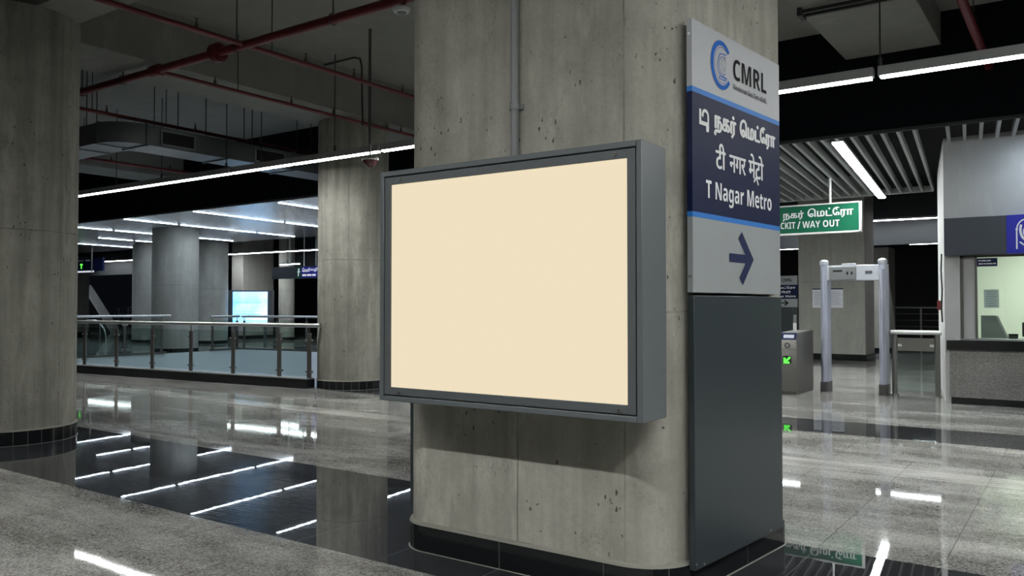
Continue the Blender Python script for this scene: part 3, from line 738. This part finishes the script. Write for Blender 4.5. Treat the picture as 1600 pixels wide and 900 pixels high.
def branch(x, y0, y1, r, heads, label, rods=()):
    b = thing('sprinkler_pipe', label, 'pipe', (x, 0, PZ), 0, 'red sprinkler branches')
    m = MB(); m.cyl((0, y0, 0), (0, y1, 0), r, 12); m.build('pipe', 'red', b)
    for y in heads:
        m = MB(); m.cyl((0, y, 0), (0, y, r + 0.035), 0.02, 8); m.cyl((0, y, r + 0.03), (0, y, r + 0.08), 0.016, 8, 0, 0.008); m.cyl((0, y, r + 0.09), (0, y, r + 0.10), 0.022, 10); m.cyl((0, y, r + .07), (0, y, r + .1), 0.005, 6)
        m.build('sprinkler_head', 'brass', b)
    for y in rods:
        m = MB(); m.cyl((0, y, r), (0, y, SLAB - PZ), 0.007, 6); m.build('hanger', 'rod', b)
branch(-8.27, 2.0, 12.3, 0.03, (5.54, 7.14, 8.0, 8.99, 10.6, 11.6), 'thin red sprinkler branch passing over the thick fire main', (6.6, 9.3))
branch(-10.16, 6.25, 12.3, 0.028, (7.11, 8.49, 9.37, 11.0), 'thin red sprinkler branch leaving the fire main under the beam', (7.5,))
branch(-13.1, 4.0, 12.3, 0.03, (7.14, 8.77, 10.2, 11.4), 'dark red sprinkler branch running above the silver duct', (6.9, 8.2))
branch(-17.4, 4.0, 12.3, 0.035, (9.6, 11.0), 'dark red sprinkler branch seen under the silver duct', (9.0,))
branch(-1.0, 7.5, 12.38, 0.05, (), 'red pipe above the ticket booth disappearing into the black bulkhead', (10.6,))
# white dome hung from the fire main
dt = thing('dome_detector', 'white dome detector hung under the end of the red fire main', 'detector', (-5.63, 6.1, 4.42))
m = MB(); m.lathe([(0.03, -0.005), (0.075, 0.0), (0.09, 0.02), (0.092, 0.035), (0.08, 0.05), (0.03, 0.055)]); m.build('dome', 'white', dt)
m = MB(); m.lathe([(0.02, -0.013), (0.045, -0.011), (0.05, 0.0)]); m.build('lens', 'grey_mid', dt)
m = MB(); m.cyl((0, 0, 0.05), (0, 0.05, 0.16), 0.03, 10); m.build('stem', 'red', dt)
# red glass dome below the long light
rd = thing('dome_lamp', 'red glass dome hanging on a thin rod in front of a round column', 'dome', (-8.40, 8.45, 3.55))
m = MB(); m.lathe([(0.0, -0.115), (0.03, -0.11), (0.07, -0.085), (0.10, -0.04), (0.112, 0.0), (0.10, 0.012), (0.0, 0.02)], n=24); m.build('dome', 'red_glass', rd)
m = MB(); m.tube([(0.112 * math.cos(R(a)), 0.112 * math.sin(R(a)), 0) for a in range(0, 361, 15)], 0.012, 8)
m.tube([(0.075, -0.075, 0), (0.06, -0.06, -0.07), (0, 0, -0.118), (-0.06, 0.06, -0.07), (-0.075, 0.075, 0)], 0.005, 6); m.build('rim', 'steel', rd)
m = MB(); m.lathe([(0.0, -0.03), (0.02, -0.02), (0.03, 0), (0.02, 0.02), (0.0, 0.03)], (0.105, 0.02, 0.01), 12); m.build('lamp', 'white', rd)
m = MB(); m.cyl((0, 0, 0.01), (0, 0, SLAB - 3.55), 0.011, 8); m.cyl((-.03, 0, 0.2), (-.03, 0, SLAB - 3.55), 0.007, 8); m.build('stem', 'rod', rd)
# conduit loop on the slab
cd = thing('wall_conduit', 'thin grey conduit bent along the ceiling above the round column', 'conduit', (0, 0, 0))
m = MB(); m.tube([(-10.85, 9.2, 4.93), (-10.84, 9.2, 5.25), (-10.8, 9.2, 5.37), (-10.7, 9.2, 5.41), (-9.5, 9.2, 5.41), (-9.38, 9.2, 5.37), (-9.34, 9.2, 5.25), (-9.31, 9.2, 4.3)], 0.016, 8); m.build('tube', 'rod', cd)
# strut rail under the beam, on the way to the gates
st = thing('strut_rail', 'black twin strut rail slung under the ceiling beam beside the sign', 'rail', (0, 0, 0))
m = MB(); m.box(-2.75, -1.0, 9.9, 9.94, 4.93, 4.97); m.box(-2.75, -1.0, 10.04, 10.08, 4.93, 4.97); m.build('rail', 'rod', st)
m = MB(); m.box(-2.77, -2.72, 9.88, 10.1, 4.9, 5.0); m.build('bracket', 'rod', st)

# ------------------------------------------------------------------ galvanised duct
DU = thing('air_duct', 'silver air duct with a black grille turning under the ceiling', 'duct', (-11.95 * 1.102, 6.8 * 1.102, 4.15)); DU.scale = (1.102, 1.102, 1.102)
def dl(x, y): return (x + 11.95, y - 6.8)
outer = [(-19, 6.48)] + [(-12.15 + 0.5 * math.sin(R(a)), 6.98 - 0.5 * math.cos(R(a))) for a in range(0, 91, 9)] + [(-11.65, 11.2)]
inner = [(-12.3, 11.2), (-12.3, 7.25), (-12.35, 7.1), (-12.5, 7.05), (-19, 7.05)]
m = MB(); m.prism([dl(*p) for p in outer + inner], 0, 0.31); m.build('trunk', 'galv', DU)
for (a, b) in (((-12.15, 6.46), (-12.15, 7.07)), ((-12.8, 6.46), (-12.8, 7.07)), ((-14.3, 6.46), (-14.3, 7.07))):
    m = MB(); x, y0 = dl(*a); y1 = dl(*b)[1]; m.box(x - 0.015, x + 0.015, y0, y1, -0.02, 0.33); m.build('flange', 'galv', DU)
for y in (6.98, 8.4, 9.8, 11.1):
    m = MB(); x0, yy = dl(-12.32, y); x1 = dl(-11.63, y)[0]; m.box(x0, x1, yy - 0.015, yy + 0.015, -0.02, 0.33); m.build('flange', 'galv', DU)
for y0, y1 in ((7.2, 7.8), (8.95, 9.6)):
    g = MB(); x, a = dl(-11.65, y0); b = dl(-11.65, y1)[1]
    for q in ((a, b, 0.03, 0.055), (a, b, 0.245, 0.27), (a, a + 0.025, 0.03, 0.27), (b - 0.025, b, 0.03, 0.27)): g.box(x - 0.01, x + 0.015, q[0], q[1], q[2], q[3])
    g.box(x - 0.012, x + 0.004, a, b, 0.03, 0.27, 1)
    for z in range(9): g.box(x, x + 0.008, a + .02, b - .02, 0.06 + z * 0.021, 0.066 + z * 0.021, 2)
    g.build('grille', ['sign_low', 'dark', 'rod'], DU)
for (x, y) in ((-13.6, 6.5), (-13.2, 7.03), (-12.5, 6.5), (-11.66, 7.1), (-12.28, 7.9), (-11.66, 8.0), (-12.28, 9.2), (-11.66, 8.9), (-11.66, 10.2), (-12.28, 10.4)):
    m = MB(); a, b = dl(x, y); m.cyl((a, b, 0.31), (a, b, 1.18), 0.008, 6); m.build('hanger', 'rod', DU)

# ------------------------------------------------------------------ lit screen and distant signs
SC = thing('advert_screen', 'glowing cyan advert screen in a dark frame beyond the stair opening', 'screen', (-27.05, 20.57, 0), R(35))
w, h0, h1 = 0.86, 0.73, 2.06
m = MB(); m.box(-w, w + 0.06, 0.0, 0.22, h0 - 0.1, h1); m.build('case', 'frame_dark', SC, bevel=0.01)
m = MB(); m.box(-0.65, 0.72, -0.012, 0.0, h0, h1 - 0.05); m.build('display', 'screen', SC)
for x in (-0.55, 0.6):
    m = MB(); m.box(x - 0.05, x + 0.05, 0.05, 0.18, 0, h0 - 0.1); m.build('leg', 'frame_dark', SC)
HS = thing('hanging_sign', 'small dark hanging sign with a green and a navy half, near the round column', 'sign', (-23.72, 20.0, 2.45), R(3))
m = MB(); m.box(-1.16, 1.25, 0, 0.1, 0, 0.44, 0); m.build('board', 'fascia_slate', HS)
m = MB(); m.box(0.12, 0.36, -0.006, 0, 0.02, 0.42); m.build('green_field', 'green', HS)
m = MB(); m.box(0.36, 1.25, -0.006, 0, 0.02, 0.42); m.build('navy_field', 'royal', HS)
m = MB(); put_text(m, '\u0bc6வளி', O0, U, NF, 0.42, 0.80, 0.23, 0.38, 0.004, 0.01); put_text(m, '\u0bb5\u0bb4\u0bbf', O0, U, NF, 0.84, 1.18, 0.23, 0.38, 0.004, 0.01)
m.box(0.42, 0.62, -0.012, -0.008, 0.08, 0.15); m.box(0.66, 0.88, -0.012, -0.008, 0.08, 0.15); m.box(0.92, 1.1, -0.012, -0.008, 0.08, 0.15); m.build('lettering', 'led_white', HS)
m = MB(); m.cyl((0.24, -0.008, 0.33), (0.24, -0.012, 0.33), 0.035, 12); stroke(m, [(0.24, 0.29), (0.2, 0.22), (0.24, 0.18), (0.2, 0.08)], 0.035, O0, U, NF, 0.01); stroke(m, [(0.18, 0.26), (0.31, 0.24)], 0.03, O0, U, NF, 0.01); m.build('running_figure', 'led_white', HS)
for x in (-0.3, 0.45, 1.05):
    m = MB(); m.cyl((x, 0.05, 0.44), (x, 0.05, 2.4), 0.02, 8); m.build('hanger', 'white', HS)
HS2 = thing('hanging_sign', 'hanging sign with a lit green figure beside the thick round column', 'sign', (-34.3, 18.0, 2.88), R(2))
m = MB(); m.box(-1.6, 0.36, 0, 0.12, 0, 0.58); m.build('board', 'sign_navy', HS2)
m = MB(); m.box(0.36, 1.0, 0.02, 0.1, 0.03, 0.58); m.build('side_board', 'sign_navy', HS2)
m = MB(); m.box(-1.6, 0.4, -0.015, 0.0, -0.02, 0.05); m.build('lit_edge', 'led_white', HS2)
m = MB(); stroke(m, [(-0.55, 0.14), (-0.55, 0.34)], 0.08, O0, U, NF, 0.01); stroke(m, [(-0.65, 0.32), (-0.45, 0.32)], 0.06, O0, U, NF, 0.01); m.build('green_figure', 'led_green', HS2)
m = MB(); put_text(m, '\u0bc6வளி', O0, U, NF, -0.8, -0.4, 0.44, 0.54, 0.004, 0.01); m.box(-0.25, 0.1, -0.012, -0.008, 0.45, 0.52); m.build('lettering', 'ink_white', HS2)
m = MB(); m.cyl((0.28, -0.03, 0.0), (0.28, -0.03, 1.05), 0.03, 8); m.build('pole', 'steel_dark', HS2)
# a slanted stair flank beyond, and street lamps out in the night
m = MB(); m.add([(-46.6, 24, 0), (-43.4, 24, 0), (-46.6, 24, 2.65), (-46.6, 24.6, 0), (-43.4, 24.6, 0), (-46.6, 24.6, 2.65)], [(0, 1, 2), (5, 4, 3), (0, 2, 5, 3), (1, 4, 5, 2), (0, 3, 4, 1)])
o = m.build('stair_flank', 'slate'); tag(o, 'dark sloping stair flank beside the far opening', 'stairs', None, 'thing')
def lamp_post(x, y, z, label):
    t = thing('street_lamp', label, 'street lamp', (x, y, 0))
    m = MB(); m.cyl((0, 0, 0), (0, 0, z), 0.05, 8); m.build('post', 'rod', t)
    m = MB(); m.lathe([(0.05, -0.45), (0.1, -0.2), (0.2, -0.02), (0.16, 0.03), (0.0, 0.05)], (0, 0, z), 12); m.build('lamp', 'lamp_warm', t)
lamp_post(-56.5, 36.5, 2.35, 'white street lamp out in the dark past the stairs')
lamp_post(-35.2, 33.5, 2.6, 'white street lamp in the dark next to the cyan screen')
lamp_post(-36.2, 33.9, 4.2, 'small high lamp in the dark just under the far tube light')
def metal_rail(x0, x1, y, z, label, posts, bars=5):
    t = thing('metal_railing', label, 'railing', (x0, y, 0)); L = x1 - x0
    m = MB(); m.cyl((0, 0, z), (L, 0, z), 0.025, 8); m.build('handrail', 'steel', t)
    for k in range(bars):
        m = MB(); m.cyl((0, 0, z - 0.2 - k * 0.2), (L, 0, z - 0.2 - k * 0.2), 0.009, 6); m.build('bar', 'steel_dark', t)
    for x in posts:
        m = MB(); m.box(x - 0.025, x + 0.025, -0.02, 0.02, 0, z); m.build('post', 'steel_dark', t)
metal_rail(-7.2, -2.6, 28.6, 1.4, 'thin steel railing against the dark beside the ticket booth', (0.3, 1.9, 2.95, 4.2))
metal_rail(-52, -43, 29.0, 1.35, 'thin steel railing in the far dark opening past the stairs', (0.5, 1.6, 2.7, 3.8, 4.9, 6.0, 7.1, 8.2))
metal_rail(-32, -24.0, 30.5, 1.35, 'thin steel railing in the dark under the blue and green hanging sign', (0.5, 2.0, 3.5, 5.0, 6.5, 7.8))

# ------------------------------------------------------------------ exit sign
EX = thing('exit_sign', 'green hanging exit sign with white Tamil and English lettering', 'sign', (-4.35, 16.3, 2.86))
m = MB(); m.box(-0.74, 0.93, 0, 0.07, 0, 0.56); m.build('board', 'green', EX)
m = MB()
for q in ((-0.75, 0.93, -0.02, 0.012), (-0.75, 0.93, 0.535, 0.562), (-0.75, -0.71, -0.02, 0.562)): m.box(q[0], q[1], -0.01, 0.075, q[2], q[3])
m.box(0.895, 0.935, -0.01, 0.075, -0.02, 0.562); m.build('frame', 'white', EX)
m = MB(); put_text(m, 'நகர்', O0, U, NF, -0.515, -0.12, 0.26, 0.445, 0.006); put_text(m, '\u0bc6மட்\u0bc7ர\u0bbe', O0, U, NF, -0.04, 0.79, 0.275, 0.475, 0.006); m.build('tamil_lettering', 'ink_white', EX)
m = MB(); put_text(m, sansb('CKIT'), O0, U, NF, -0.565, -0.28, 0.105, 0.235); put_text(m, '/', O0, U, NF, -0.24, -0.185, 0.095, 0.24, .004); put_text(m, sansb('WAY OUT'), O0, U, NF, -0.145, 0.545, 0.105, 0.235); m.build('english_lettering', 'ink_white', EX)
for x in (0.37, -0.66):
    m = MB(); m.cyl((x, 0.035, 0.56), (x, 0.035, 1.08), 0.022, 8); m.build('hanger', 'white', EX)

# ------------------------------------------------------------------ ticket gate
TG = thing('ticket_gate', 'brushed steel ticket gate cabinet with a green arrow light', 'gate', (-4.07, 13.65, 0))
m = MB(); prof = [(0.0, 0.0), (0.0, 0.88), (0.06, 1.0), (0.98, 1.03), (0.98, 0.0)]
x0, x1 = -0.10, 0.2
m.add([(x0, y, z) for y, z in prof] + [(x1, y, z) for y, z in prof], [(0, 1, 2, 3, 4)[::-1], (5, 6, 7, 8, 9)] + [(i, 5 + i, 5 + (i + 1) % 5, (i + 1) % 5)[::1] for i in range(5)])
m.build('cabinet', 'steel_dark', TG, bevel=0.006)
sl_u, sl_n = Vector((0, 0.06, 0.12)).normalized(), Vector((0, -0.12, 0.06)).normalized()
m = MB(); c = Vector((-0.085, 0.008, 0.893)) ; m.obox(c + sl_n * 0.001, (0.27, 0, 0), sl_u * 0.125, sl_n * 0.006); m.build('slanted_display', 'ink_navy', TG)
m = MB(); c = Vector((-0.02, 0.022, 0.918)); m.obox(c + sl_n * 0.007, (0.17, 0, 0), sl_u * 0.06, sl_n * 0.003); m.build('lit_label', 'led_white', TG)
m = MB(); m.cyl((0.05, 0.0, 0.80), (0.05, -0.012, 0.80), 0.048, 20); m.cyl((0.05, -0.012, 0.80), (0.05, -0.016, 0.80), 0.03, 20, 1); m.build('card_reader', ['rubber', 'grey_mid'], TG)
m = MB(); m.box(-0.095, 0.195, -0.003, 0, 0.735, 0.742); m.box(-0.095, 0.195, -0.004, 0, 0.0, 0.05); m.build('seam', 'post', TG)
m = MB(); m.prism(rounded([(-0.025, -0.06), (0.115, -0.06), (0.115, 0.07), (-0.025, 0.07)], [0.025] * 4, 5), 0, 0.008)
m.v = [(x, -0.008 + z, y + 0.56) for x, y, z in m.v]; m.build('arrow_window', 'groove', TG)
m = MB(); stroke(m, [(0.095, 0.61), (0.02, 0.535)], 0.034, O0, U, NF, 0.012); stroke(m, [(0.005, 0.60), (0.005, 0.52), (0.085, 0.52)], 0.034, O0, U, NF, 0.0125); m.build('arrow_light', 'led_green', TG)
m = MB(); m.box(0.0, 0.05, 0.5, 0.53, 1.0, 1.16, 0); m.box(0.005, 0.048, 0.502, 0.528, 1.16, 1.3, 1); m.build('reader_mast', ['white', 'grey_mid'], TG)

# ------------------------------------------------------------------ metal detector
MD = thing('metal_detector', 'pale grey walk-through metal detector frame beside the ticket gate', 'metal detector', (-3.17, 14.4, 0))
for sx in (-1, 1):
    x = sx * 0.46; m = MB()
    m.prism(rounded([(x - 0.055, 0), (x + 0.055, 0), (x + 0.055, 0.30), (x - 0.055, 0.30)], [0.03] * 4, 5), 0.17, 2.14); 
    m.cyl((x, 0.002, 0.17), (x, 0.002, 2.05), 0.032, 12)
    lg = m.build('leg', 'lilac', MD)
    m = MB(); m.prism(rounded([(x - 0.062, -0.035), (x + 0.062, -0.035), (x + 0.062, 0.31), (x - 0.062, 0.31)], [0.03] * 4, 5), 0.0, 0.17); m.build('foot', 'rubber', lg)
    m = MB(); m.lathe([(0.06, 0), (0.075, 0.03), (0.07, 0.075), (0.035, 0.1), (0.0, 0.105)], (x, 0.05, 2.13), 16); m.build('cap', 'lilac_pale', lg)
m = MB(); m.box(-0.44, 0.44, 0.02, 0.2, 1.87, 2.13); m.build('crossbar', 'lilac_pale', MD, bevel=0.01)
m = MB(); m.box(-0.36, 0.06, -0.02, 0.03, 1.89, 2.10); m.box(-0.16, 0.06, -0.015, 0.03, 2.10, 2.16, 1); cu = m.build('control_unit', ['grey_mid', 'lilac_pale'], MD, bevel=0.004)
m = MB(); m.box(-0.30, -0.15, -0.024, -0.02, 2.02, 2.05); m.build('display', 'groove', cu)
for x in (-0.07, 0.0):
    m = MB(); m.box(x - 0.015, x + 0.015, -0.026, -0.02, 1.97, 2.02); m.build('button', 'groove', cu)
m = MB(); m.box(0.20, 0.31, 0.016, 0.02, 1.98, 2.03); m.build('badge', 'ink_grey', MD)

# ------------------------------------------------------------------ glass swing gate
GG = thing('glass_gate', 'steel and glass service gate between metal detector and ticket booth', 'gate', (-2.25, 14.6, 0))
for sx in (-1, 1):
    m = MB(); m.cyl((sx * 0.315, 0, 0), (sx * 0.315, 0, 0.98), 0.04, 14); m.cyl((sx * .315, 0, 0), (sx * .315, 0, 0.015), 0.06, 14); m.build('post', 'steel_dark', GG)
m = MB(); m.cyl((-0.37, 0, 1.02), (0.37, 0, 1.02), 0.036, 14); m.build('top_rail', 'white', GG)
m = MB(); m.box(-0.27, 0.27, -0.006, 0.006, 0.06, 0.95); m.build('glass_panel', 'glass', GG)
m = MB(); m.box(-0.27, 0.27, -0.012, 0.012, 0.72, 0.93); m.build('kick_band', 'steel_dark', GG)
for sx in (-1, 1):
    m = MB(); m.box(sx * 0.235 - 0.03, sx * 0.235 + 0.03, -0.016, -0.012, 0.79, 0.83); m.build('hinge_plate', 'white', GG)

# ------------------------------------------------------------------ notices and the small sign on the far pier
for x0, x1, lb in ((-6.06, -5.77, 'white paper notice on the pier, left open beside the detector leg'), (-5.62, -5.27, 'white paper notice on the pier seen through the metal detector')):
    n = thing('notice_sheet', lb, 'notice', ((x0 + x1) / 2, 22.9, 1.4)); a = (x1 - x0) / 2
    m = MB(); m.box(-a, a, -0.012, -0.006, 0, 0.5); m.build('sheet', 'paper', n)
    m = MB()
    for k in range(9): m.box(-a + 0.05, a - 0.04 - 0.03 * (k % 3), -0.0145, -0.012, 0.08 + k * 0.042, 0.094 + k * 0.042)
    m.build('print', 'paper_ink', n); m = MB(); m.box(-a, a, -0.016, -0.002, 0.49, 0.52); m.build('clip_bar', 'ink_navy', n)
PS = thing('platform_sign', 'small grey and navy sign with an arrow beside the concrete pier', 'sign', (-6.75, 22.85, 0))
m = MB(); m.box(-0.55, 0.30, 0, 0.05, 2.03, 2.28, 0); m.box(-0.55, 0.30, 0, 0.05, 1.645, 2.03, 1); m.box(-0.55, 0.30, 0, 0.05, 1.415, 1.645, 0); m.box(-0.55, 0.30, 0, 0.05, 0, 1.405, 2); m.build('sign_board', ['sign_low', 'sign_navy', 'panel_dark'], PS)
m = MB(); put_text(m, sansb('CMRL'), O0, U, NF, -0.12, 0.16, 2.12, 2.21); m.build('acronym_lettering', 'ink_black', PS)
m = MB(); put_text(m, '\u0bc6மட்\u0bc7ர\u0bbe', O0, U, NF, -0.3, 0.25, 1.91, 1.99, 0.003); put_text(m, 'मेटो', O0, U, NF, -0.14, 0.12, 1.80, 1.87, 0.003); put_text(m, sansb('T Nagar Metro'), O0, U, NF, -0.42, 0.25, 1.67, 1.745); m.build('lettering', 'ink_white', PS)
m = MB(); stroke(m, [(-0.2, 1.53), (0.04, 1.53)], 0.03, O0, U, NF); stroke(m, [(-0.05, 1.6), (0.04, 1.53), (-0.05, 1.46)], 0.035, O0, U, NF, .003); m.build('arrow', 'ink_black', PS)

# ------------------------------------------------------------------ ticket booth
BR = R(-9.6)
def bside(y): return -1.72 - (y - 13.75) * 0.155       # the booth's flank leans back like this
m = MB(); m.prism([(-1.519, 13.78), (3.0, 13.78), (3.0, 14.1), (-1.519, 14.1)], 2.2, 3.97); struct(m.build('wall_booth_front', 'booth_wall'))
m = MB(); m.prism([(bside(13.78), 13.78), (-1.52, 13.78), (-1.52, 14.0), (-1.9, 17.2), (bside(17.2), 17.2)], 0.0, 3.97); struct(m.build('wall_booth_side', 'booth_wall'))
m = MB(); m.box(-1.9, 3.0, 17.0, 17.1, 0, 3.9); m.box(-1.53, 3, 14.1, 17.0, 2.75, 2.85, 0); struct(m.build('wall_booth_back', 'booth_in'))
FA = thing('booth_fascia', 'slate fascia board over the ticket window with a royal blue end', 'fascia', (-1.71, 13.759, 2.2))
m = MB(); m.box(0, 0.80, -0.10, 0.02, 0.0, 0.55); m.build('slate_board', 'fascia_slate', FA, bevel=0.006)
m = MB(); m.box(0.80, 3.6, -0.10, 0.02, 0.0, 0.55); m.build('blue_board', 'royal', FA)
m = MB()
stroke(m, [(0.925, 0.06), (0.925, 0.33)] + arc(1.04, 0.33, 0.115, 180, 60, 10, 0.15), 0.018, (0, -0.1, 0), U, NF, .003)
stroke(m, arc(1.06, 0.33, 0.09, 150, 250, 12, 0.15), 0.03, (0, -0.1, 0), U, NF, .0034)
stroke(m, arc(1.09, 0.3, 0.08, 130, 300, 12, 0.10), 0.022, (0, -0.1, 0), U, NF, .0038)
stroke(m, [(0.96, 0.16), (1.03, 0.10)], 0.02, (0, -0.1, 0), U, NF, .003)
m.build('emblem', 'ink_white', FA)
CT = thing('ticket_counter', 'speckled granite ticket counter with a black top and black kick', 'counter', (-1.66, 13.72, 0))
def ctp(i, x1=4.0, back=0.9): return [(i, i), (x1, i), (x1, back), (0.145, back), (0.145, 0.055), (i, 0.055)]
m = MB(); m.prism(ctp(0.0), 0.10, 0.80); m.build('stone_front', 'counter_stone', CT)
m = MB(); m.prism(ctp(0.015), 0.0, 0.10); m.build('kick', 'skirt', CT)
m = MB(); m.prism(ctp(-0.035), 0.80, 0.945); m.build('worktop', 'skirt', CT, bevel=0.006)
m = MB(); m.box(0.15, 4.0, 0.0, 0.5, 0.945, 0.965); m.build('ledge', 'grey_mid', CT)
WN = thing('window_1', None, None, (-1.5, 13.85, 0.965)); WN['kind'] = 'structure'
m = MB(); m.box(-0.02, 0.02, -0.03, 0.03, 0, 1.24); m.box(0.17, 0.20, -0.03, 0.03, 0, 1.24); m.box(-0.02, 3.5, -0.03, 0.03, 1.2, 1.24); m.build('window_frame', 'post', WN)
m = MB(); m.box(0.2, 3.5, -0.004, 0.004, 0.0, 1.2); m.build('window_glass', 'glass_booth', WN)
m = MB(); m.box(0.02, 0.17, -0.01, 0.01, 0.0, 1.2); m.build('window_infill', 'booth_wall', WN)
BS = thing('window_notice', 'small navy notice with white print at the top of the ticket window', 'notice', (-1.17, 13.83, 2.03))
m = MB(); m.box(-0.13, 0.13, -0.004, 0.004, 0, 0.12); m.build('plate', 'ink_navy', BS)
m = MB()
for z, ws in ((0.03, (0.055, 0.03, 0.075, 0.04)), (0.075, (0.03, 0.06, 0.05))):
    x = -0.11
    for wd_ in ws: m.box(x, x + wd_, -0.006, -0.0045, z, z + 0.018); x += wd_ + 0.008
m.build('lettering', 'ink_white', BS)
NP = thing('notice_sheet', 'paper notice taped inside the ticket window', 'notice', (-1.12, 13.875, 1.42))
m = MB(); m.box(-0.1, 0.09, 0, 0.003, 0, 0.27); m.build('sheet', 'paper', NP)
m = MB()
for k in range(7): m.box(-0.075, 0.065 - 0.015 * (k % 2), -0.002, 0, 0.03 + k * 0.033, 0.042 + k * 0.033)
m.build('print', 'paper_ink', NP)
SH = thing('counter_screen', 'slanted grey glass screen standing on the ticket counter', 'screen', (-1.3, 14.3, 0.965))
m = MB(); m.add([(0, 0, 0), (0.36, 0, 0), (0.22, 0, 0.34), (0, 0, 0.34), (0, 0.015, 0), (0.36, 0.015, 0), (0.22, 0.015, 0.34), (0, 0.015, 0.34)], [(0, 1, 2, 3), (7, 6, 5, 4), (0, 4, 5, 1), (1, 5, 6, 2), (2, 6, 7, 3), (3, 7, 4, 0)]); m.build('pane', 'sign_low', SH)
m = MB(); m.obox((0.335, -0.01, 0), (0.03, 0, 0), (0, 0.03, 0), (-0.14, 0, 0.34)); m.build('edge_bar', 'steel', SH)
PH = thing('desk_phone', 'small black device on the ticket counter beside the monitor', 'phone', (-0.88, 14.25, 0.965))
m = MB(); m.box(-0.06, 0.06, -0.04, 0.06, 0, 0.045); m.build('body', 'rubber', PH, bevel=0.01)
m = MB(); m.box(-0.065, 0.065, -0.02, 0.015, 0.045, 0.07); m.build('handset', 'groove', PH, bevel=0.008)
MO = thing('monitor', 'black monitor seen from behind through the ticket window', 'monitor', (-0.55, 14.3, 0.965))
m = MB(); m.box(-0.22, 0.3, 0, 0.04, 0.03, 0.24); m.build('case', 'rubber', MO, bevel=0.006)
m = MB(); m.box(-0.02, 0.1, 0.04, 0.12, 0, 0.1); m.build('stand', 'groove', MO)
m = MB(); m.box(-0.13, 0.02, -0.003, 0, 0.06, 0.1); m.build('label', 'grey_mid', MO)
fixture('booth_light', 'ceiling lamp inside the ticket booth', (-0.9, 15.6, 2.7), (2.3, 15.6, 2.7), 0.5, None, 0.045, mat='booth_lamp')
o = MB().box(-2.04, -1.99, 15.4, 15.46, 1.38, 1.54).build('call_point', 'red', None, bevel=0.004); tag(o, 'red fire call point on the edge of the booth wall', 'call point', None, 'thing')
cb = thing('cable', 'dark cable bundle hanging down the booth side wall', 'cable', (-1.80, 14.1, 0))
m = MB(); m.tube([(-0.0, 0, 2.25), (-0.01, 0, 2.0), (0.0, 0.02, 1.7), (-0.012, 0.02, 1.4), (0.0, 0, 1.2)], 0.012, 6); m.build('wire', 'groove', cb)

# ------------------------------------------------------------------ world, camera, render look
w = bpy.data.worlds.new('night'); S.world = w; w.use_nodes = True
bg = w.node_tree.nodes['Background']; bg.inputs[0].default_value = (0.35, 0.42, 0.6, 1); bg.inputs[1].default_value = 0.006
cam = bpy.data.cameras.new('camera'); cam.lens = 28.8; cam.sensor_width = 36; cam.clip_start = 0.05; cam.clip_end = 300
co = bpy.data.objects.new('camera', cam); COL.objects.link(co)
co.location = (0, 0, 1.45); co.rotation_euler = (R(90 + 1.253), 0, R(34.971))
S.camera = co
S.view_settings.view_transform = 'Standard'; S.view_settings.look = 'None'
S.view_settings.gamma = 1.0; S.view_settings.use_curve_mapping = False; S.view_settings.exposure = 0.0
S.cycles.use_denoising = True
S.cycles.max_bounces = 8; S.cycles.diffuse_bounces = 4; S.cycles.glossy_bounces = 4; S.cycles.transparent_max_bounces = 24
S.cycles.sample_clamp_indirect = 6.0; S.cycles.caustics_reflective = False; S.cycles.caustics_refractive = False
